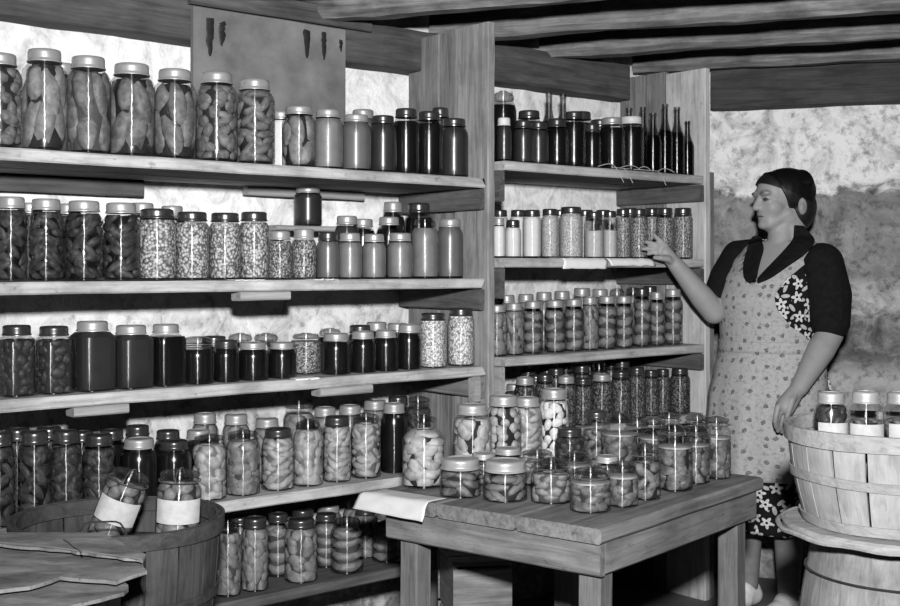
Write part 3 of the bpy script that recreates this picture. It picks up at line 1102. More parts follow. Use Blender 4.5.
shelf_jars('right', 0, [
    ('front', [(504, 15, 118, .035, 'pint', 'darkjuice', 'white'), (523, 21, 121, R1, 'pint', 'darkjuice', 'dark'), (538, 20, 122, R1, 'pint', 'darkjuice', 'dark'), (557, 22, 119, R1, 'pint', 'jam', 'dark'),
               (574, 23, 112, R1, 'mason', 'jam', 'dark'), (592, 18, 124, R1, 'pint', 'jam', 'dark'), (612, 25, 118, R1, 'mason', 'jam', 'zinc'), (631, 26, 117, R1, 'mason', 'jam', 'white'),
               (653, 17, 113, R1, 'bottle', 'beer', 'none'), (665, 15, 104, R1, 'bottle', 'beer', 'none'), (677, 15, 107, R1, 'bottle', 'beer', 'none'), (687.5, 13, 121, R1, 'bottle', 'beer', 'none')]),
    ('back', [(504, 26, 91, .13, 'mason', 'jam', 'glass'), (529, 26, 111, .15, 'mason', 'jam', 'dark'), (549, 16, 93, .15, 'bottle', 'beer', 'none'), (563, 16, 94, .15, 'bottle', 'beer', 'none'), (581, 24, 112, .15, 'mason', 'jam', 'dark'), (600, 24, 120, .15, 'mason', 'jam', 'dark'),
              (629, 16, 108, .15, 'bottle', 'beer', 'none'), (643, 15, 107, .15, 'bottle', 'beer', 'none')])])
shelf_jars('right', 1, [
    ('front', [(499, 13, 218, .04, 'pint', 'flour', 'zinc'), (513, 16, 220, .05, 'pint', 'flour', 'dark'), (532, 18, 210, R1, 'wide', 'flour', 'dark'), (550, 17, 209, R1, 'wide', 'oats', 'dark'), (571, 23, 207, R1, 'wide', 'oats', 'dark'),
               (594, 19, 212, R1, 'wide', 'meal', 'dark'), (610, 14, 211, R1, 'wide', 'meal', 'dark'), (623, 15, 209, R1, 'wide', 'corn', 'dark'), (639, 17, 209, R1, 'wide', 'corn', 'dark'), (665, 17, 208, .06, 'wide', 'peas', 'dark'), (683, 19, 208, .06, 'wide', 'corn', 'dark')]),
    ('back', [(500, 16, 210, .15, 'wide', 'flour', 'dark'), (518, 16, 210, .15, 'wide', 'flour', 'dark'), (560, 17, 210, .16, 'wide', 'oats', 'dark'), (585, 18, 210, .16, 'wide', 'oats', 'dark'), (603, 16, 210, .16, 'wide', 'meal', 'dark'), (652, 15, 208, .13, 'wide', 'corn', 'dark'), (630, 15, 208, .17, 'wide', 'corn', 'dark')])])
shelf_jars('right', 2, [
    ('front', [(497, 20, 305, .05, 'mason', 'peaches', 'zinc'), (514, 20, 303, R1, 'mason', 'peaches', 'zinc'), (533, 20, 301, R1, 'mason', 'halves', 'zinc'), (555, 21, 300, R1, 'mason', 'halves', 'zinc'), (574, 20, 299, R1, 'mason', 'halves', 'zinc'),
               (590, 17, 297, R1, 'mason', 'peaches', 'zinc'), (607, 20, 296, R1, 'mason', 'halves', 'zinc'), (624, 18, 296, R1, 'mason', 'halves', 'zinc'), (642, 18, 288, R1, 'mason', 'halves', 'dark'), (657, 16, 292, R1, 'mason', 'halves', 'zinc'), (673, 19, 289, R1, 'mason', 'halves', 'zinc')]),
    ('back', [(507, 19, 295, .17, 'mason', 'peaches', 'zinc'), (526, 19, 294, .17, 'mason', 'peaches', 'zinc'), (544, 19, 292, .17, 'mason', 'peaches', 'zinc'), (562, 19, 291, .17, 'mason', 'peaches', 'zinc'), (582, 20, 288, .17, 'mason', 'peaches', 'zinc'), (600, 19, 289, .17, 'mason', 'peaches', 'zinc'),
              (617, 18, 288, .17, 'mason', 'peaches', 'glass'), (633, 18, 287, .17, 'mason', 'peaches', 'glass'), (650, 17, 286, .17, 'mason', 'peaches', 'dark')])])
shelf_jars('right', 3, [
    ('front', [(525, 22, 377, .055, 'mason', 'greenbeans', 'zinc'), (545, 20, 374, .055, 'mason', 'greenbeans', 'dark'), (566, 20, 376, .055, 'mason', 'greenbeans', 'zinc'), (583, 19, 378, .05, 'mason', 'greenbeans', 'dark'), (602, 22, 374, .055, 'mason', 'greenbeans', 'zinc'), (621, 20, 371, .055, 'mason', 'greenbeans', 'dark'),
               (637, 18, 367, .055, 'mason', 'greenbeans', 'dark'), (651, 16, 370, .07, 'mason', 'greenbeans', 'dark'), (664, 15, 369, .08, 'mason', 'greenbeans', 'dark'), (679, 20, 368, .055, 'mason', 'greenbeans', 'dark')]),
    ('middle', [(514, 19, 384, .15, 'mason', 'greenbeans', 'zinc'), (536, 20, 375, .15, 'mason', 'greenbeans', 'dark'), (556, 19, 368, .15, 'mason', 'greenbeans', 'dark'), (582, 19, 365, .15, 'mason', 'greenbeans', 'dark'), (599, 19, 362, .15, 'mason', 'greenbeans', 'glass'), (622, 18, 360, .15, 'mason', 'greenbeans', 'dark')]),
    ('back', [(528, 19, 370, .25, 'mason', 'greenbeans', 'dark'), (547, 19, 366, .25, 'mason', 'greenbeans', 'dark'), (566, 18, 364, .25, 'mason', 'greenbeans', 'dark'), (590, 18, 362, .26, 'mason', 'greenbeans', 'glass'), (611, 18, 361, .26, 'mason', 'greenbeans', 'dark')])])
# one small jar raised on a plank behind the peas
Dp = .30
sp0, sp1 = s_of(270, Dp), s_of(332, Dp)
zp = wall_z(308, 226, Dp)
rp = empty('riser_plank', LP((sp0 + sp1) / 2, Dp, LZ[1]), 'small pale plank on blocks behind the jars of peas, holding one jar', 'plank')
board('plank', LP(sp0, Dp, zp - .009), LP(sp1, Dp, zp - .009), .085, .016, 'batten', rp)
for s in (sp0 + .02, sp1 - .02):
    board('block', LP(s, Dp, LZ[1] + .002), LP(s, Dp, zp - .018), .05, .03, 'batten', rp, up=DV)
q = LP(s_of(308, Dp), Dp)
make_jar((q.x, q.y, zp + .003), LZ[0] - TH - .006 - zp - .003, 14 * q.y / F, 'wide', 'darkjuice', 'zinc', 'zinc-capped jar of grey pieces raised on a small plank above the peas', 'jar on the riser plank')

# ------------------------------------------------------------------ table
TZ = .695
TC = Vector((.317, 2.50, 0))
TL = Vector((-.784, .621, 0)).normalized()
TR = Vector((.626, .78, 0)).normalized()
TLl, TRl = .665, .80


def TP(a, b, z):
    p = TC + TL * a + TR * b
    p.z = z
    return p


TAB = empty('work_table', TP(TLl / 2, TRl / 2, 0), 'rough grey plank table crowded with jars in front of the shelves', 'table')
n = 3
for k in range(n):
    a0, a1 = TLl * k / n + .0012, TLl * (k + 1) / n - .0012
    board('tabletop_plank', TP((a0 + a1) / 2, 0, TZ - .0165), TP((a0 + a1) / 2, TRl, TZ - .0165), a1 - a0, .033, 'table', TAB, rough=.003, bev=.006, rz=.0008)
az, ah = TZ - .033 - .036, .071
i0 = .012
board('apron', TP(i0, .022, az), TP(TLl - .055, .022, az), ah, .022, 'table', TAB, up=TR)
board('apron', TP(i0 + .011, .034, az), TP(i0 + .011, TRl - .02, az), ah, .022, 'table', TAB, up=TL)
board('apron', TP(i0 + .03, TRl - .03, az), TP(TLl - .055, TRl - .03, az), ah, .022, 'table', TAB, up=TR)
board('apron', TP(TLl - .066, .04, az), TP(TLl - .066, TRl - .045, az), ah, .022, 'table', TAB, up=TL)
for a, b in ((.055, .062), (TLl - .105, .062), (.055, TRl - .075), (TLl - .105, TRl - .075)):
    board('leg', TP(a, b, 0), TP(a, b, TZ - .034), .055, .055, 'tableleg', TAB, up=TR)

TJ = []


def table_row(row, items, where):
    for k, r in enumerate(items):
        px, w, top, by, kind, cont, lid = r[:7]
        Y = (EYE - TZ) * F / (by - HY)
        p = Vector(((px - HX) / F * Y, Y))
        TJ.append(dict(p=p, R=w / 2 * Y / F * 1.02, H=EYE + (HY - top) / F * Y - TZ, r=r, row=row,
                       lab=f'{look_of(kind, cont, lid, 0)}, {ORD[k]} from newspaper along {where}'))


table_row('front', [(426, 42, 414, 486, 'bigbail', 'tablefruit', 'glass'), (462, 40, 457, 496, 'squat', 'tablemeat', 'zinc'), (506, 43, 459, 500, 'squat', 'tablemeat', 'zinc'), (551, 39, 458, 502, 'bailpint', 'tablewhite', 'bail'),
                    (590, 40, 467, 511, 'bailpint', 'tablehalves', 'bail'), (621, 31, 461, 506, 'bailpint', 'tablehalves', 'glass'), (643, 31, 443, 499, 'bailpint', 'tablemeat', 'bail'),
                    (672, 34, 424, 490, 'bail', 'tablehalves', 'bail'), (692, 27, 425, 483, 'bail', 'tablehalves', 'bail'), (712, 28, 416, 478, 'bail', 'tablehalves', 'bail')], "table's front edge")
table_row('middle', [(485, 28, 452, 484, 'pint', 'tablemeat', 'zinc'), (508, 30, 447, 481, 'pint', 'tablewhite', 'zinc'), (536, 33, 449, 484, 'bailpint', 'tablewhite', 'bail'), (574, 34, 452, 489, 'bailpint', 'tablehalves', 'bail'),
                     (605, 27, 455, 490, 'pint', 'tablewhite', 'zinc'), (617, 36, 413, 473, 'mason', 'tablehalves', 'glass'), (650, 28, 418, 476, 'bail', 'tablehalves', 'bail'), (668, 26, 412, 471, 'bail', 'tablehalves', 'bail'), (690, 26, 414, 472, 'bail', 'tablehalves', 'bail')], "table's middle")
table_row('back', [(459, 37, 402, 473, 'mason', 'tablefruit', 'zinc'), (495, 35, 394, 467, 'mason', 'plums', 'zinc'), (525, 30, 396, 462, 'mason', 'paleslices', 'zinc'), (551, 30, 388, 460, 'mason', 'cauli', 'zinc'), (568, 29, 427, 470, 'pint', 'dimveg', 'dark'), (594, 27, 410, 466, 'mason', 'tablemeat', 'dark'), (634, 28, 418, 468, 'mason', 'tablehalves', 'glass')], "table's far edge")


def clamp_table(it):
    d = it['p'] - TC.to_2d()
    a, b = d.dot(TL.to_2d()), d.dot(TR.to_2d())
    m = it['R'] + .004
    a2, b2 = min(max(a, m), TLl - m), min(max(b, m), TRl - m)
    it['p'] = TC.to_2d() + TL.to_2d() * a2 + TR.to_2d() * b2


relax(TJ, clamp_table, 120)
for it in TJ:
    kind, cont, lid = it['r'][4:7]
    if not .05 < it['H'] < .26:
        print('TABLE HEIGHT?', it['H'], it['lab'])
    make_jar((it['p'].x, it['p'].y, TZ + .004), it['H'] - .004, it['R'], kind, cont, lid, it['lab'], f'jars along the {it["row"]} of the table')


# newspaper hanging over the table's near left corner
def sheet(name, fn, nu, nv, th, mat, parent=None):
    bm = bmesh.new()
    uvl = bm.loops.layers.uv.new('UVMap')
    G, U = [], {}
    for i in range(nu + 1):
        row = []
        for j in range(nv + 1):
            v = bm.verts.new(fn(i / nu, j / nv))
            U[v] = (i / nu, j / nv)
            row.append(v)
        G.append(row)
    for i in range(nu):
        for j in range(nv):
            f = bm.faces.new((G[i][j], G[i + 1][j], G[i + 1][j + 1], G[i][j + 1]))
            for lp in f.loops:
                lp[uvl].uv = U[lp.vert]
    me = bpy.data.meshes.new(name)
    bm.normal_update()
    bm.to_mesh(me)
    bm.free()
    me.materials.append(M(mat))
    me.polygons.foreach_set('use_smooth', [True] * len(me.polygons))
    o = link_mesh(name, me, parent)
    md = o.modifiers.new('thickness', 'SOLIDIFY')
    md.thickness = th
    md.offset = 1
    return o


def news(u, v):
    a = TLl - .005 - u * .20               # along the front edge, from the far corner
    x = v * .125 - .06                       # - on the table, + hanging
    wob = .004 * noise.noise(Vector((u * 5, v * 4, 2)))
    slant = .018 * u
    if x < 0:
        return TP(a, -x, TZ + .0022 + max(0, .003 * math.sin(u * 9) * (1 - (-x / .06))))
    t = min(x / .012, 1)
    return TP(a + .02 * v * (1 - u), -.008 * t - .015 * max(0, x - .01) / .05 + wob * t - .008, TZ + .003 - max(0, x - .004) * (.62 + slant * 4))


tag(sheet('newspaper', news, 24, 16, .0006, 'newsprint'), "folded newspaper hanging over the table's near corner under the big jar", 'newspaper')


# scraps of paper on the shelves
def scrap(px0, px1, z, D, drop, label, wid=.07, lift=.0):
    a, b = s_of(px0, D), s_of(px1, D)

    def fn(u, v):
        s = a + (b - a) * u + .012 * math.sin(v * 3 + px0)
        x = -wid + v * (wid + drop)
        if x < 0:
            return LP(s, D - x - D + .0, z + .001 + lift * (1 + noise.noise(Vector((u * 6, v * 3, px0))))) if False else LP(s, -x, z + .0012 + .0008 * (1 + noise.noise(Vector((u * 6, v * 3, px0)))))
        return LP(s, -.003 - .010 * min(1, x / .01), z - x + .0015 + .004 * noise.noise(Vector((u * 7, 0, px0))))
    return tag(sheet('paper_sheet', fn, 14, 12, .0005, 'paper'), label, 'paper')


scrap(559, 603, RZ[1], 0, .036, 'white paper lining hanging over the shelf edge below the light grain', .05)
scrap(607, 652, RZ[1], 0, .026, 'white paper lining beside the reaching hand on the shelf edge', .05)
scrap(298, 322, LZ[2], 0, .004, 'white paper scrap on the shelf beside black jam jars', .05)
scrap(232, 262, LZ[1], 0, .002, 'small paper scrap under the speckled beans', .02)
scrap(312, 336, LZ[1], 0, .002, 'paper scrap on the shelf edge beside the jars of peas', .02)

# straw lying over the top right shelf
bm = bmesh.new()
rs = random.Random(3)
for k in range(9):
    x0 = rs.uniform(602, 660)
    D0 = .006
    s = s_of(x0, D0)
    L = rs.uniform(.05, .14)
    pts = []
    for i in range(8):
        f = i / 7
        ss = s + L * (f - .3)
        over = max(0, f - .65) if k % 3 == 0 else 0
        pts.append(LP(ss, -.007 + (.0 if over else .003 * math.sin(f * 5 + k)) - over * .012, RZ[0] + .004 + .012 * math.sin(f * PI) * (k % 2) - over * .14))
    tube(bm, pts, .0012, 5)
o = link_mesh('straw', to_mesh('straw', bm, 'straw'))
tag(o, 'loose straws trailing over the top shelf edge below the bottles', 'straw', None, 'stuff')


# ------------------------------------------------------------------ baskets
def make_basket(root, zt, zb, Rt, Rb, staves, matk, handle=False):
    """bushel basket: thin bent staves with gaps, hoops at rim, middle and foot; local z from 0"""
    h = zt - zb
    bm = bmesh.new()
    for k in range(staves):
        a0 = 2 * PI * k / staves
        wd = 2 * PI / staves * .925
        th = .004
        rnd = random.Random(k)
        dz = rnd.uniform(-.003, .003)
        grid = []
        for j in range(9):
            f = j / 8
            r = Rb + (Rt - Rb) * f + .012 * math.sin(f * PI) * .6
            grid.append([[bm.verts.new(((r + q * th) * math.cos(a0 + wd * i / 5), (r + q * th) * math.sin(a0 + wd * i / 5), h * f + dz * (j == 8))) for i in range(6)] for q in (0, 1)])
        for j in range(8):
            for i in range(5):
                bm.faces.new((grid[j][1][i], grid[j][1][i + 1], grid[j + 1][1][i + 1], grid[j + 1][1][i]))
                bm.faces.new((grid[j][0][i + 1], grid[j][0][i], grid[j + 1][0][i], grid[j + 1][0][i + 1]))
            for i in (0, 5):
                bm.faces.new((grid[j][0][i], grid[j][1][i], grid[j + 1][1][i], grid[j + 1][0][i]))
        for j in (0, 8):
            for i in range(5):
                bm.faces.new((grid[j][0][i], grid[j][1][i], grid[j][1][i + 1], grid[j][0][i + 1]))
    me = to_mesh('stave_wall', bm, matk + '_v', True, 30)
    # the staves' grain runs upward: swap axes through a child with its own turned mesh space
    o = link_mesh('stave_wall', me, root)
    bm = bmesh.new()
    lathe(bm, [(Rb - .003, .004), (Rb - .003, .014)], 48)
    link_mesh('basket_floor', to_mesh('basket_floor', bm, matk), root)

    def hoop(nm, z0, z1, off, th=.006):
        bm = bmesh.new()
        sg = 72
        V = []
        for i in range(sg):
            a = 2 * PI * i / sg
            row = []
            for z, q in ((z0, 0), (z1, 0), (z1, 1), (z0, 1)):
                f = z / h
                r = Rb + (Rt - Rb) * f + .0075 * math.sin(max(0, min(1, f)) * PI) + off + q * th + .0008 * math.sin(a * 7)
                row.append(bm.verts.new((r * math.cos(a), r * math.sin(a), z + .0015 * math.sin(a * 3 + z * 40))))
            V.append(row)
        for i in range(sg):
            A, B = V[i], V[(i + 1) % sg]
            for k in range(4):
                bm.faces.new((A[k], B[k], B[(k + 1) % 4], A[(k + 1) % 4]))
        link_mesh(nm, to_mesh(nm, bm, matk, True, 30), root)
    hoop('rim_hoop', h - .030, h + .003, .0045)
    hoop('inner_hoop', h - .028, h + .002, -.0075)
    hoop('middle_hoop', h * .47, h * .47 + .020, .0045, .004)
    hoop('foot_hoop', .002, .022, .0045, .005)
    if handle:
        bm = bmesh.new()
        c = -PI / 2 + handle
        pts = []
        for i in range(13):
            f = -1 + 2 * i / 12
            a = c + f * .26
            pts.append(((Rt - .014) * math.cos(a), (Rt - .014) * math.sin(a), h - .02 + .05 * (1 - abs(f) ** 6)))
        tube(bm, pts, .002, 6)
        link_mesh('wire_handle', to_mesh('wire_handle', bm, 'darkmetal'), root)


# right: pale basket on a round board on a keg
BX, BY = .958, 2.55
br = empty('bushel_basket', (BX, BY, .702), 'pale slatted bushel basket holding three jars beside the woman', 'basket')
make_basket(br, .905, .702, .230, .192, 20, 'pale_stave')
lidr = empty('round_board', (BX, BY, .68), 'round ragged-edged board under the pale bushel basket', 'board')
bm = bmesh.new()
rings = lathe(bm, [(.02, 0), (.150, .0), (.232, .0), (.243, .006), (.243, .015), (.236, .020), (.1, .0205)], 72)
for v in bm.verts:
    d = math.hypot(v.co.x, v.co.y)
    if d > .2:
        a = math.atan2(v.co.y, v.co.x)
        k = 1 + .010 * noise.noise(Vector((math.cos(a) * 4, math.sin(a) * 4, 0)))
        v.co.x *= k
        v.co.y *= k
        v.co.z = max(0, v.co.z - .0 + .003 * (d > .23) * noise.noise(Vector((math.cos(a) * 6, math.sin(a) * 6, 4)))) if v.co.z > .004 else v.co.z
link_mesh('disc', to_mesh('disc', bm, 'pale_stave', True, 30), lidr)
bm = bmesh.new()
tube(bm, [(.252 * math.cos(2 * PI * i / 72), .252 * math.sin(2 * PI * i / 72), .009 + .002 * math.sin(i)) for i in range(72)], .0055, 6, True)
link_mesh('edge_band', to_mesh('edge_band', bm, 'pale_stave'), lidr)
kg = empty('keg', (BX, BY, 0), 'pale staved keg standing under the round board and basket', 'keg')
bm = bmesh.new()
pr = []
for i in range(25):
    f = i / 24
    pr.append((.168 + .052 * math.sin(PI * (.06 + .88 * f)) , .678 * f))
lathe(bm, pr, 64)
for v in bm.verts:
    a = math.atan2(v.co.y, v.co.x)
    if abs((a * 16 / (2 * PI)) % 1.0) < .07:
        v.co.x *= .985
        v.co.y *= .985
link_mesh('keg_body', to_mesh('keg_body', bm, 'keg', True, 30), kg)
for z in (.08, .2, .46, .60):
    r = .168 + .052 * math.sin(PI * (.06 + .88 * z / .678)) + .002
    bm = bmesh.new()
    tube(bm, [(r * math.cos(2 * PI * i / 64), r * math.sin(2 * PI * i / 64), z) for i in range(64)], .003, 6, True)
    link_mesh('wire_hoop', to_mesh('wire_hoop', bm, 'darkmetal'), kg)
# jars in it, on packing
bm = bmesh.new()
lathe(bm, [(.05, 0), (.160, .0), (.178, .04), (.182, .070), (.172, .077), (.05, .077)], 40)
for v in bm.verts:
    v.co.z += .004 * noise.noise(v.co * 40) * (v.co.z > .05) - .002
pk = link_mesh('packing_paper', to_mesh('packing_paper', bm, 'packing'))
pk.location = (BX, BY, .7210)
tag(pk, 'crumpled packing under the jars in the pale bushel basket', 'packing')
for k, (px, w, top, Y, lab) in enumerate(((831, 33, 392, 2.60, 'zinc-capped labelled jar in the pale basket, first from the woman'), (866, 34, 391, 2.53, 'zinc-capped labelled jar in the middle of the pale basket'), (901, 34, 392, 2.56, 'zinc-capped labelled jar in the pale basket, farthest from the woman'))):
    p = W(px, top, Y)
    make_jar((p.x, p.y, .805), p.z - .805, w / 2 * Y / F, 'mason', 'tablemeat' if k else 'dimlong', 'zinc', lab, 'jars in the pale bushel basket', paper=True, rz=(.05, -.2, .1)[k])

# left: old basket on a crate, two labelled jars leaning in it
LX, LY = -.692, 2.50
bl = empty('bushel_basket', (LX, LY, .42), 'dark old bushel basket in front of the shelves, two labelled jars leaning in it', 'basket')
make_basket(bl, .722, .42, .208, .172, 18, 'dark_stave', handle=.12)
bm = bmesh.new()
lathe(bm, [(.05, 0), (.168, .0), (.182, .10), (.186, .20), (.176, .215), (.05, .215)], 40)
for v in bm.verts:
    v.co.z += .003 * noise.noise(v.co * 40) * (v.co.z > .05)
pk = link_mesh('packing_straw', to_mesh('packing_straw', bm, 'packing'))
pk.location = (LX, LY, .436)
tag(pk, 'packing filling the dark old basket under the two leaning jars', 'packing', None, 'stuff')
make_jar((-.712, 2.470, .668), .165, .0435, 'bail', 'chunkmeat', 'bail', 'labelled wire-bailed jar leaning sharply in the dark old basket', 'jars in the dark basket', paper=True, tilt=(.05, .36, 0), rz=.15)
make_jar((-.570, 2.505, .655), .165, .046, 'bail', 'chunkmeat', 'bail', 'labelled wire-bailed jar standing almost upright in the dark old basket', 'jars in the dark basket', paper=True, tilt=(.02, .04, 0), rz=.2)


def make_crate(root, x, y, w, d, h, rz, mat='crate'):
    ux, uy = Vector((math.cos(rz), math.sin(rz), 0)), Vector((-math.sin(rz), math.cos(rz), 0))
    c = Vector((x, y, 0))
    k = 3
    for i in range(k):
        z = h * (i + .5) / k
        hh = h / k - .008
        for sg in (-1, 1):
            board('side_slat', c + uy * sg * d / 2 - ux * w / 2 + Vector((0, 0, z)), c + uy * sg * d / 2 + ux * w / 2 + Vector((0, 0, z)), hh, .014, mat, root, up=uy)
            board('end_slat', c + ux * sg * (w / 2 - .01) - uy * (d / 2 - .01) + Vector((0, 0, z)), c + ux * sg * (w / 2 - .01) + uy * (d / 2 - .01) + Vector((0, 0, z)), hh, .014, mat, root, up=ux)
    for i in range(3):
        o = d * ((i + .5) / 3 - .5)
        board('top_slat', c + uy * o - ux * w / 2 + Vector((0, 0, h + .006)), c + uy * o + ux * w / 2 + Vector((0, 0, h + .006)), d / 3 - .006, .012, mat, root)


cr = empty('crate', (LX, LY, 0), 'slatted wooden crate under the dark old basket', 'crate')
make_crate(cr, LX, LY, .42, .40, .405, 0)
p = W(476, 585, 3.25)
cr2 = empty('crate', (p.x + .02, 3.32, 0), 'low wooden crate on the floor behind the table legs', 'crate')
make_crate(cr2, p.x - .005, 3.32, .16, .24, p.z + .06, math.radians(10), 'post')

# cardboard pieces on a carton in the near left corner
ct = empty('cardboard_carton', (-.80, 1.92, 0), 'cardboard carton in the near corner under torn flat sheets', 'carton')
bm = bmesh.new()
bmesh.ops.create_cube(bm, size=1)
for v in bm.verts:
    v.co = Vector((v.co.x * .44, v.co.y * .40, (v.co.z + .5) * .695))
bmesh.ops.bevel(bm, geom=bm.edges[:], offset=.006, segments=2, affect='EDGES')
link_mesh('carton_body', to_mesh('carton_body', bm, 'cardboard', True, 30), ct)
bm = bmesh.new()
bmesh.ops.create_cube(bm, size=1)
for v in bm.verts:
    v.co = Vector((v.co.x * .44, v.co.y * .19, .697 + v.co.z * .004))
link_mesh('carton_flap', to_mesh('carton_flap', bm, 'cardboard', False), ct)


def flat_piece(name, pts, z, th, mat, label, cat, tilt=0.0, seed=0):
    """torn flat sheet with its real thickness from a plan outline"""
    bm = bmesh.new()
    rnd = random.Random(seed)
    out = []
    n = len(pts)
    for i in range(n):
        a, b = Vector(pts[i]), Vector(pts[(i + 1) % n])
        k = max(2, int((b - a).length / .02))
        for j in range(k):
            q = a.lerp(b, j / k)
            jit = .0035 if j else 0
            out.append((q.x + rnd.uniform(-jit, jit), q.y + rnd.uniform(-jit, jit)))
    cy = sum(p[1] for p in out) / len(out)
    V = [bm.verts.new((x, y, z + (y - cy) * tilt)) for x, y in out]
    f = bm.faces.new(V)
    ex = bmesh.ops.extrude_face_region(bm, geom=[f])
    bmesh.ops.translate(bm, verts=[v for v in ex['geom'] if isinstance(v, bmesh.types.BMVert)], vec=(0, 0, th))
    return tag(link_mesh(name, to_mesh(name, bm, mat, False)), label, cat)


def G(px, py, z):
    Y = (EYE - z) * F / (py - HY)
    return ((px - HX) / F * Y, Y)


z3, z2, z1 = .703, .716, .729
flat_piece('cardboard_sheet', [G(-40, 575, z3), G(70, 565, z3), G(128, 588, z3), G(124, 596, z3), G(60, 612, z3), G(-60, 640, z3)], z3, .006, 'cardboard', 'lowest torn cardboard sheet on the corner carton', 'cardboard', seed=1)
flat_piece('cardboard_sheet', [G(-40, 548, z2), G(120, 545, z2), G(147, 574, z2), G(116, 585, z2), G(60, 580, z2), G(30, 590, z2), G(-60, 600, z2)], z2, .006, 'cardboard', 'middle torn cardboard sheet on the carton, its corner over the basket', 'cardboard', seed=2)
flat_piece('cardboard_sheet', [G(-40, 535, z1), G(100, 535, z1), G(146, 557, z1), G(143, 563, z1), G(60, 552, z1), G(-40, 544, z1)], z1, .005, 'cardboard', 'topmost torn cardboard sheet on the carton, tied with twine', 'cardboard', seed=3)
bm = bmesh.new()
zz = z1 + .0065
tube(bm, [Vector((*G(px, py, zz), zz + .001 * math.sin(px))) for px, py in ((-30, 540), (10, 543), (45, 547), (75, 550), (110, 555), (142, 559))], .0016, 6)
tube(bm, [Vector((*G(px, py, zz), zz + .004)) for px, py in ((64, 541), (69, 544), (75, 549), (80, 552), (82, 556))], .0016, 6)
tag(link_mesh('twine', to_mesh('twine', bm, 'twine')), 'pale twine tied across the topmost cardboard sheet', 'twine')

# ------------------------------------------------------------------ the woman
P0 = Vector((1.134, 4.28, 0))
C45 = math.cos(PI / 4)


def loc(p):
    """world -> the woman's own frame (x to her left, -y the way she faces)"""
    d = Vector(p) - P0
    return Vector((C45 * (d.x - d.y), C45 * (d.x + d.y), d.z))


def LW(px, py, Y):
    return loc(W(px, py, Y))


bm = bmesh.new()


def cap(p, q, r1, r2, sg=20):
    p, q = Vector(p), Vector(q)
    ax = q - p
    L = ax.length
    ax.normalize()
    u = ax.orthogonal().normalized()
    v = ax.cross(u)
    pr = []
    for i in range(7):
        a = -PI / 2 + (PI / 2) * i / 6
        pr.append((max(r1 * math.cos(a), 1e-4), r1 * math.sin(a)))
    for i in range(7):
        a = (PI / 2) * i / 6
        pr.append((max(r2 * math.cos(a), 1e-4), L + r2 * math.sin(a)))
    rings = [[bm.verts.new(p + ax * z + u * (r * math.cos(2 * PI * k / sg)) + v * (r * math.sin(2 * PI * k / sg))) for k in range(sg)] for r, z in pr]
    for A, B in zip(rings, rings[1:]):
        for k in range(sg):
            bm.faces.new((A[k], A[(k + 1) % sg], B[(k + 1) % sg], B[k]))
    bm.faces.new(rings[0][::-1])
    bm.faces.new(rings[-1])


def chain(pts, rad):
    for a, b, r, s in zip(pts, pts[1:], rad, rad[1:]):
        cap(a, b, r, s)


def ell(c, rad, R=None):
    ret = bmesh.ops.create_uvsphere(bm, u_segments=24, v_segments=16, radius=1)
    for v in ret['verts']:
        q = Vector((v.co.x * rad[0], v.co.y * rad[1], v.co.z * rad[2]))
        v.co = (R @ q if R else q) + Vector(c)


# torso rings: z, cx, cy, rx, ry   (the dress; the body runs just inside it)
RING = [(.325, -.01, .0, .215, .195), (.45, -.01, .0, .218, .198), (.60, -.005, .0, .216, .196), (.78, .0, .005, .208, .190), (.88, .005, .01, .192, .175), (.965, .012, .012, .176, .160),
        (1.05, .02, .008, .184, .166), (1.13, .025, .0, .190, .172), (1.20, .03, .008, .182, .150), (1.26, .032, .02, .165, .118), (1.31, .035, .028, .125, .088), (1.345, .035, .030, .085, .070)]


def ring_at(z):
    if z <= RING[0][0]:
        return RING[0][1:]
    for a, b in zip(RING, RING[1:]):
        if a[0] <= z <= b[0]:
            f = (z - a[0]) / (b[0] - a[0])
            f = f * f * (3 - 2 * f) * .5 + f * .5
            return tuple(a[i] + (b[i] - a[i]) * f for i in range(1, 5))
    return RING[-1][1:]


def surf(phi, z, off=0.0):
    """point on the dress: phi 0 = front, + towards her left"""
    cx, cy, rx, ry = ring_at(z)
    fold = 0
    if z < .92:
        fold = .010 * (.92 - z) / .6 * math.sin(phi * 9 + 1.3) + .006 * (.92 - z) / .6 * math.sin(phi * 17)
    return Vector((cx + (rx + off + fold) * math.sin(phi), cy - (ry + off + fold) * math.cos(phi), z))


# body torso
rings = []
for i in range(15):
    z = .72 + (1.335 - .72) * i / 14
    rings.append([bm.verts.new(surf(2 * PI * k / 36, z, -.014)) for k in range(36)])
for A_, B_ in zip(rings, rings[1:]):
    for k in range(36):
        bm.faces.new((A_[k], A_[(k + 1) % 36], B_[(k + 1) % 36], B_[k]))
bm.faces.new(rings[0][::-1])
bm.faces.new(rings[-1])
# head frame
HF = Vector((-.97, -.24, 0)).normalized()
HL = Vector((-HF.y, HF.x, 0))
HC = W(783, 200.5, 4.27)


def HP(f, l, z):
    return loc(HC + HF * f + HL * l + Vector((0, 0, z)))


HRM = Matrix((loc(P0 + HF), loc(P0 + HL), Vector((0, 0, 1)))).transposed()


def hell(c, rad):
    ell(HP(*c), rad, HRM)


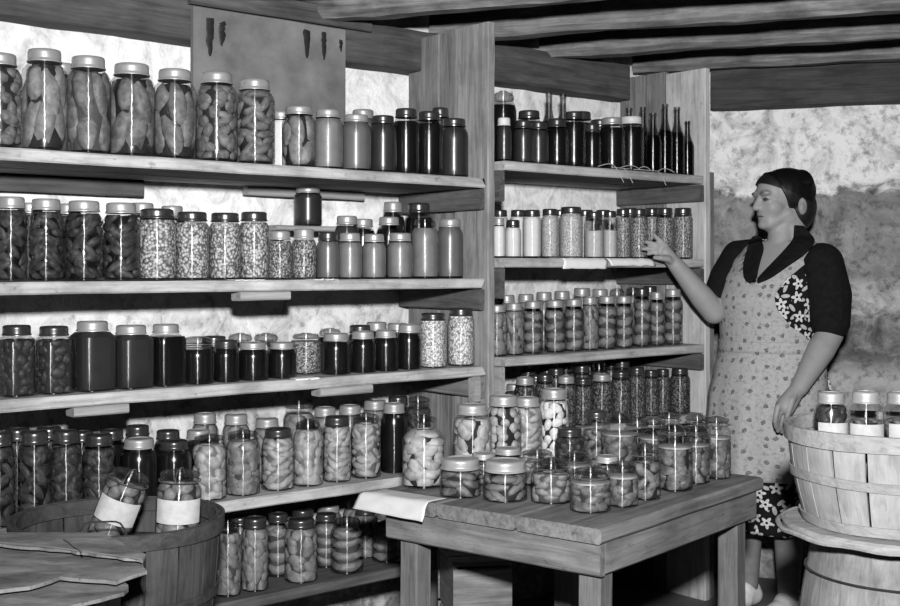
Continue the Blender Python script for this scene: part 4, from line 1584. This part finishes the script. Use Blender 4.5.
hell((-.012, 0, .035), (.098, .074, .078))        # skull
hell((.040, 0, .030), (.058, .060, .060))         # forehead
hell((.045, 0, -.030), (.052, .055, .060))        # mid face
hell((.048, 0, -.062), (.045, .045, .042))        # jaw and mouth block
for s in (-1, 1):
    hell((.050, .030 * s, -.026), (.036, .029, .036))      # cheek
    cap(HP(.004, .036 * s, -.048), HP(.062, .018 * s, -.082), .024, .023)   # jaw line
    hell((.086, .031 * s, .023), (.018, .027, .010))       # brow ridge
    hell((.077, .031 * s, .002), (.0150, .0165, .0105))       # eyeball and lids
    # ear
    hell((-.032, .077 * s, -.024), (.018, .011, .032))
    hell((-.026, .085 * s, -.028), (.010, .007, .018))
hell((-.008, 0, -.062), (.060, .058, .058))
hell((.074, 0, -.088), (.022, .026, .017))        # chin
hell((.030, 0, -.098), (.045, .040, .018))        # soft under-chin
cap(HP(.090, 0, .012), HP(.107, 0, -.027), .0095, .0130)   # nose
for s in (-1, 1):
    hell((.099, .011 * s, -.029), (.012, .008, .008))
hell((.088, 0, -.052), (.010, .024, .0065))       # upper lip
hell((.085, 0, -.064), (.010, .021, .0065))       # lower lip
cap(HP(-.030, 0, -.03), loc(Vector((*(W(786, 246, 4.28).xy), 1.275))), .056, .062)   # neck
cap(HP(.0, 0, -.06), loc(Vector((*(W(779, 252, 4.25).xy), 1.27))), .044, .05)
# legs and feet
for sx, fx, fy in ((-1, -.11, .04), (1, .075, .0)):
    hip = Vector((.09 * sx, .02, .80))
    knee = Vector((fx * .95, fy - .01, .42))
    calf = Vector((fx, fy + .012, .30))
    ank = Vector((fx, fy + .01, .075))
    chain([hip, knee, calf, ank], [.085, .056, .052, .036])
    cap(ank + Vector((0, .02, -.03)), ank + Vector((0, -.12, -.045)), .034, .030)
# her right arm, raised to the shelf
sR, eR, wR, kR = LW(736, 257, 4.39), LW(714, 312, 4.28), LW(675, 264, 4.235), LW(665, 252, 4.225)
chain([LW(754, 255, 4.36), sR, eR], [.050, .050, .043])
mid = eR.lerp(wR, .3)
chain([eR, mid, wR], [.043, .043, .028])
cap(wR, kR, .026, .024)
side = (LW(661, 247, 4.225) - LW(668, 257, 4.225)).normalized()
palm = kR + (kR - wR).normalized() * .012


def finger(pts, r0, r1):
    n_ = len(pts)
    chain(pts, [r0 + (r1 - r0) * i / (n_ - 1) for i in range(n_)])


for (k0, k1, k2, k3, r) in (((666, 246), (661, 241), (657, 238), (654, 235), .0088), ((664, 248), (657, 245), (651, 243), (646, 242), .0090), ((663, 251), (655, 249), (649, 248.5), (643, 249), .0088), ((664, 254), (657, 253), (652, 253), (648, 254), .0078)):
    zf = (4.222, 4.215, 4.217, 4.222)
    finger([wR.lerp(LW(*k0, 4.225), .45), LW(*k0, zf[0]), LW(*k1, zf[1]), LW(*k2, zf[2]), LW(*k3, zf[3])], r * 1.25, r * .82)
finger([wR, LW(668, 259, 4.20), LW(661, 258, 4.19), LW(655, 257.5, 4.20)], .014, .0085)
# her left arm, hanging in front
sL, eL, wL, kL = LW(819, 262, 4.14), LW(830, 334, 4.10), LW(799, 388, 4.00), LW(783, 406, 3.97)
chain([LW(803, 255, 4.20), sL, eL], [.060, .060, .046])
chain([eL, eL.lerp(wL, .3), wL], [.046, .047, .030])
cap(wL, kL, .028, .026)
cap(wL, LW(787, 409, 3.975), .024, .024)
for (k0, k1, k2, k3, r, zo) in (((778, 407), (776, 415), (775, 421), (776, 427), .0088, -.02), ((780, 410), (777.5, 419), (776.5, 425), (778, 431), .0090, -.005), ((784, 412), (781, 421), (780, 427), (782, 432), .0088, .01), ((788, 413), (786, 421), (785, 425), (786, 429), .0078, .025)):
    finger([wL.lerp(LW(*k0, 3.97 + zo), .5), LW(*k0, 3.97 + zo), LW(*k1, 3.965 + zo), LW(*k2, 3.97 + zo), LW(*k3, 3.985 + zo)], r * 1.3, r * .85)
finger([wL, LW(792, 400, 3.955), LW(789, 410, 3.945), LW(787, 417, 3.95)], .014, .0085)

me0 = bpy.data.meshes.new('person_raw')
bmesh.ops.recalc_face_normals(bm, faces=bm.faces[:])
bm.to_mesh(me0)
bm.free()
tmp = bpy.data.objects.new('person_raw', me0)
COL.objects.link(tmp)
md = tmp.modifiers.new('r', 'REMESH')
md.mode = 'VOXEL'
md.voxel_size = .0036
bpy.context.view_layer.update()
dg = bpy.context.evaluated_depsgraph_get()
me = bpy.data.meshes.new_from_object(tmp.evaluated_get(dg))
bpy.data.objects.remove(tmp)
bpy.data.meshes.remove(me0)
me.materials.clear()
for k in ('skin', 'feature', 'lips', 'stocking', 'brow'):
    me.materials.append(M(k))
bm = bmesh.new()
bm.from_mesh(me)
HV = [v for v in bm.verts if v.co.z > 1.36]
for k in range(5):
    bmesh.ops.smooth_vert(bm, verts=HV, factor=.5, use_axis_x=True, use_axis_y=True, use_axis_z=True)
for k in range(3):
    bmesh.ops.smooth_vert(bm, verts=bm.verts[:], factor=.5, use_axis_x=True, use_axis_y=True, use_axis_z=True)
eyes = [HP(.094, .031 * s, .004) for s in (-1, 1)]
brows = [HP(.100, .031 * s, .024) for s in (-1, 1)]
mouth = HP(.097, 0, -.058)
inv = HRM.transposed()
c0 = HP(0, 0, 0)
for f in bm.faces:
    c = f.calc_center_median()
    h = inv @ (c - c0)
    mi = 0
    if abs(h.z) < .13 and h.x > .05:
        for s in (-1, 1):
            if ((h.y - .032 * s) / .014) ** 2 + ((h.z - .001) / .0056) ** 2 < 1:
                mi = 1
            if ((h.y - .030 * s) / .018) ** 2 + ((h.z - .0245 + abs(h.y - .032 * s) * .15) / .0034) ** 2 < 1 and h.x > .06:
                mi = 4
        if (h.y / .023) ** 2 + ((h.z + .058) / .0022) ** 2 < 1:
            mi = 1
        elif (h.y / .022) ** 2 + ((h.z + .058) / .010) ** 2 < 1:
            mi = 2
    if abs(h.z + .024) < .017 and -.038 < h.x < -.016 and h.y > .078 and ((h.x + .026) / .0085) ** 2 + ((h.z + .022) / .016) ** 2 < 1:
        mi = 2
    if c.z < .55 and c.z > .02:
        mi = 3
    f.material_index = mi
bm.to_mesh(me)
bm.free()
me.polygons.foreach_set('use_smooth', [True] * len(me.polygons))
per = bpy.data.objects.new('person', me)
COL.objects.link(per)
per.location = P0
per.rotation_euler = (0, 0, -PI / 4)
tag(per, 'woman in a sprigged apron over a black floral dress, one hand reaching to the shelf', 'person')


def remeshed(name, build, mat, voxel, smooth=2):
    global bm
    bm = bmesh.new()
    build()
    m0 = bpy.data.meshes.new('raw')
    bmesh.ops.recalc_face_normals(bm, faces=bm.faces[:])
    bm.to_mesh(m0)
    bm.free()
    t = bpy.data.objects.new('raw', m0)
    COL.objects.link(t)
    r = t.modifiers.new('r', 'REMESH')
    r.mode = 'VOXEL'
    r.voxel_size = voxel
    bpy.context.view_layer.update()
    m = bpy.data.meshes.new_from_object(t.evaluated_get(bpy.context.evaluated_depsgraph_get()))
    bpy.data.objects.remove(t)
    bpy.data.meshes.remove(m0)
    b2 = bmesh.new()
    b2.from_mesh(m)
    for k in range(smooth):
        bmesh.ops.smooth_vert(b2, verts=b2.verts[:], factor=.5, use_axis_x=True, use_axis_y=True, use_axis_z=True)
    b2.to_mesh(m)
    b2.free()
    m.materials.clear()
    m.materials.append(M(mat))
    m.polygons.foreach_set('use_smooth', [True] * len(m.polygons))
    return link_mesh(name, m, per)


def hair_build():
    hell((-.016, 0, .034), (.106, .084, .083))
    hell((.036, 0, .034), (.068, .070, .070))
    hell((-.058, 0, -.024), (.064, .074, .082))
    for k in range(26):          # loose strands drawn back over the crown
        y = -.078 + .156 * k / 25
        zc = math.sqrt(max(0, 1 - (y / .086) ** 2))
        cap(HP(.070 - abs(y) * .5, y * .8, .034 + .058 * zc), HP(-.07, y * .95, .03 + .072 * zc), .0075, .0105, 8)
    hell((-.070, 0, -.065), (.036, .046, .042))


h = remeshed('hair', hair_build, 'hair', .004)
# the hairline: level over the forehead, then steep down in front of the ear
hb = bmesh.new()
for (pf, pz), (nf, nz) in (((.039, .037), (.38, -.92)), ((.014, -.010), (.86, -.50))):
    b = bmesh.new()
    b.from_mesh(h.data)
    pn = (HRM @ Vector((nf, 0, nz))).normalized()
    bmesh.ops.bisect_plane(b, geom=b.verts[:] + b.edges[:] + b.faces[:], plane_co=HP(pf, 0, pz), plane_no=pn, clear_outer=True)
    bmesh.ops.holes_fill(b, edges=[e for e in b.edges if e.is_boundary])
    t_ = bpy.data.meshes.new('t')
    b.to_mesh(t_)
    b.free()
    hb.from_mesh(t_)
    bpy.data.meshes.remove(t_)
hb.to_mesh(h.data)
hb.free()
h.data.polygons.foreach_set('use_smooth', [True] * len(h.data.polygons))
h.data.set_sharp_from_angle(angle=.9)
h['label'] = 'black hair drawn back to the nape'


def cloth(name, phis, zs, off, mat, keep=None, th=.004):
    """a garment on the torso: phis(z) -> (from, to); UVs in metres"""
    b = bmesh.new()
    uvl = b.loops.layers.uv.new('UVMap')
    nu = 72
    G_, U = [], {}
    for z in zs:
        a0, a1 = phis(z)
        row = []
        for i in range(nu + 1):
            ph = a0 + (a1 - a0) * i / nu
            v = b.verts.new(surf(ph, z, off(ph, z) if callable(off) else off))
            U[v] = (ph * .19 + 2, z)
            row.append(v)
        G_.append(row)
    for A_, B_ in zip(G_, G_[1:]):
        for i in range(nu):
            if keep:
                q = (A_[i].co + B_[i + 1].co) / 2
                ph = (U[A_[i]][0] + U[B_[i + 1]][0] - 4) / .38
                if not keep(ph, q.z):
                    continue
            f = b.faces.new((A_[i], A_[i + 1], B_[i + 1], B_[i]))
            for lp in f.loops:
                lp[uvl].uv = U[lp.vert]
    bmesh.ops.delete(b, geom=[v for v in b.verts if not v.link_faces], context='VERTS')
    m = bpy.data.meshes.new(name)
    b.to_mesh(m)
    b.free()
    m.materials.append(M(mat))
    m.polygons.foreach_set('use_smooth', [True] * len(m.polygons))
    o = link_mesh(name, m, per)
    s = o.modifiers.new('thickness', 'SOLIDIFY')
    s.thickness = th
    s.offset = -1
    return o


def in_v(ph, z):
    """inside the neck opening"""
    return z > 1.195 and abs(ph - .02) < .05 + (z - 1.195) * 6.0


zs = [.325 + (1.345 - .325) * i / 64 for i in range(65)]
d = cloth('dress', lambda z: (-PI, PI), zs, 0.0, 'floral', lambda ph, z: not in_v(ph, z))
d['label'] = 'black dress printed with white flowers and leaves'


def ap_phis(z):
    D = math.radians
    pts = [(.50, -105, 105), (.93, -100, 100), (.985, -92, 74), (1.04, -86, 44), (1.10, -82, 30), (1.15, -80, 27), (1.20, -76, 34), (1.25, -72, 52), (1.30, -70, 80), (1.335, -60, 85)]
    for a, b_ in zip(pts, pts[1:]):
        if a[0] <= z <= b_[0]:
            f = (z - a[0]) / (b_[0] - a[0])
            return D(a[1] + (b_[1] - a[1]) * f), D(a[2] + (b_[2] - a[2]) * f)
    return D(-105), D(105)


zs = [.51 + (1.325 - .51) * i / 60 for i in range(61)]
a = cloth('apron', ap_phis, zs, .012, 'apron', lambda ph, z: not in_v(ph, z), .003)
a['label'] = 'pale apron with small sprigs'
# waistband
cloth('waistband', lambda z: (math.radians(-100), math.radians(96)), [.945, .96, .975, .985], .0155, 'apron', None, .003)


# sleeves
def sleeve(pts, rad):
    def build():
        chain(pts, rad)
    return build


sl = remeshed('sleeve', sleeve([LW(810, 258, 4.19), LW(822, 264, 4.14), LW(828, 296, 4.115), LW(830, 322, 4.105)], [.052, .074, .080, .068]), 'blackcloth', .006)
sl['label'] = 'puffed black short sleeve'
remeshed('sleeve', sleeve([LW(757, 252, 4.35), LW(738, 256, 4.385), LW(726, 278, 4.34), LW(718, 297, 4.31)], [.050, .058, .060, .054]), 'blackcloth', .006)

# collar: two lapels lying on the dress, found by casting onto the figure
bpy.context.view_layer.update()
dg = bpy.context.evaluated_depsgraph_get()
vs, fs = [], []
for o in (per, d, a):
    ev = o.evaluated_get(dg)
    m = ev.to_mesh()
    b0 = len(vs)
    base = Matrix.Identity(4)
    vs.extend(v.co.copy() for v in m.vertices)
    fs.extend([b0 + i for i in p.vertices] for p in m.polygons)
    ev.to_mesh_clear()
TREE = BVHTree.FromPolygons(vs, fs)
CAM_L = loc((0, 0, EYE))


def on_body(px, py, off):
    t = LW(px, py, 4.2)
    di = (t - CAM_L).normalized()
    hit = TREE.ray_cast(CAM_L, di)
    if hit[0] is None:
        return t
    return hit[0] - di * off


def lapel(outer, inner):
    n_ = 24

    def curve(pts, f):
        x = f * (len(pts) - 1)
        i = min(int(x), len(pts) - 2)
        t = x - i
        return (pts[i][0] + (pts[i + 1][0] - pts[i][0]) * t, pts[i][1] + (pts[i + 1][1] - pts[i][1]) * t)
    b = bmesh.new()
    rows = []
    for i in range(n_ + 1):
        p_, q_ = curve(outer, i / n_), curve(inner, i / n_)
        rows.append([b.verts.new(on_body(p_[0] + (q_[0] - p_[0]) * j / 6, p_[1] + (q_[1] - p_[1]) * j / 6, .020)) for j in range(7)])
    for A_, B_ in zip(rows, rows[1:]):
        for j in range(6):
            b.faces.new((A_[j], A_[j + 1], B_[j + 1], B_[j]))
    for k in range(3):
        bmesh.ops.smooth_vert(b, verts=b.verts[:], factor=.5, use_axis_x=True, use_axis_y=True, use_axis_z=True)
    bmesh.ops.recalc_face_normals(b, faces=b.faces[:])
    m = bpy.data.meshes.new('collar')
    b.to_mesh(m)
    b.free()
    m.materials.append(M('blackcloth'))
    m.polygons.foreach_set('use_smooth', [True] * len(m.polygons))
    o = link_mesh('collar', m, per)
    s = o.modifiers.new('thickness', 'SOLIDIFY')
    s.thickness = .008
    s.offset = 0
    return o


lapel([(803, 225), (812, 234), (818, 243), (804, 256), (786, 268), (770, 279), (756, 284)], [(794, 224), (793, 232), (791, 241), (783, 250), (774, 260), (765, 270), (757, 280)])
lapel([(753, 235), (748, 243), (744, 254), (741, 268), (743, 280), (750, 284)], [(761, 236), (763, 240), (765, 248), (762, 258), (759, 268), (757, 278)])

# bow end of the apron strings at her back, shoes
b = bmesh.new()
pts = [LW(819, 352, 4.20), LW(823, 368, 4.21), LW(824, 384, 4.215), LW(826, 402, 4.22)]
for i, p in enumerate(pts):
    pass
rows = []
sd = (LW(826, 360, 4.21) - LW(818, 360, 4.21)).normalized()
for i in range(13):
    f = i / 12 * 3
    k = min(int(f), 2)
    c = pts[k].lerp(pts[k + 1], f - k)
    w = .011 + .004 * f
    rows.append([b.verts.new(c + sd * w * q + Vector((0, .006 * math.sin(f * 3 + q), 0))) for q in (-1, 0, 1)])
uvl = b.loops.layers.uv.new('UVMap')
for A_, B_ in zip(rows, rows[1:]):
    for j in range(2):
        f = b.faces.new((A_[j], A_[j + 1], B_[j + 1], B_[j]))
        for lp in f.loops:
            lp[uvl].uv = (lp.vert.co.x, lp.vert.co.z)
m = bpy.data.meshes.new('apron_string')
b.to_mesh(m)
b.free()
m.materials.append(M('floral'))
o = link_mesh('dress_tie', m, per)
s = o.modifiers.new('thickness', 'SOLIDIFY')
s.thickness = .003
for fx, fy in ((-.11, .04), (.075, .0)):
    def shoe_build():
        cap(Vector((fx, fy + .035, .042)), Vector((fx, fy - .03, .045)), .040, .040)
        cap(Vector((fx, fy - .03, .042)), Vector((fx, fy - .135, .034)), .042, .033)
        cap(Vector((fx, fy + .03, .06)), Vector((fx, fy - .02, .065)), .036, .036)
        for v in bm.verts:
            v.co.z = max(v.co.z, .004)
    so = remeshed('shoe', shoe_build, 'shoe', .005)

# ------------------------------------------------------------------ camera, light
cam = bpy.data.cameras.new('camera')
cam.sensor_fit = 'HORIZONTAL'
cam.sensor_width = 36
cam.lens = 36 * F / 900
cam.shift_y = -(303 - HY) / 900
cam.clip_start = .05
co = bpy.data.objects.new('camera', cam)
COL.objects.link(co)
co.location = (0, 0, EYE)
co.rotation_euler = (PI / 2, 0, 0)
SC.camera = co


def flash(name, pos, target, power, size, angle):
    l = bpy.data.lights.new(name, 'SPOT')
    l.energy = power
    l.spot_size = math.radians(angle)
    l.spot_blend = 1.0
    l.shadow_soft_size = size
    o = bpy.data.objects.new(name, l)
    COL.objects.link(o)
    o.location = pos
    o.rotation_euler = (Vector(target) - Vector(pos)).to_track_quat('-Z', 'Y').to_euler()
    return o


flash('flash_lamp', (.035, -.10, 1.60), (.42, 4.0, 1.60), 980, .06, 95)

w = bpy.data.worlds.new('world')
SC.world = w
w.use_nodes = True
w.node_tree.nodes['Background'].inputs[0].default_value = (1, 1, 1, 1)
w.node_tree.nodes['Background'].inputs[1].default_value = .010

SC.view_settings.view_transform = 'Standard'
SC.view_settings.look = 'None'
SC.view_settings.exposure = 0.0
SC.view_settings.gamma = 1.0
SC.cycles.max_bounces = 8
SC.cycles.diffuse_bounces = 3
SC.cycles.glossy_bounces = 3
SC.cycles.transparent_max_bounces = 40
SC.cycles.caustics_reflective = False
SC.cycles.caustics_refractive = False

for o in SC.objects:
    if o.parent is None and o.get('label') and len(o['label'].split()) > 16:
        print('LONG LABEL', o['label'])
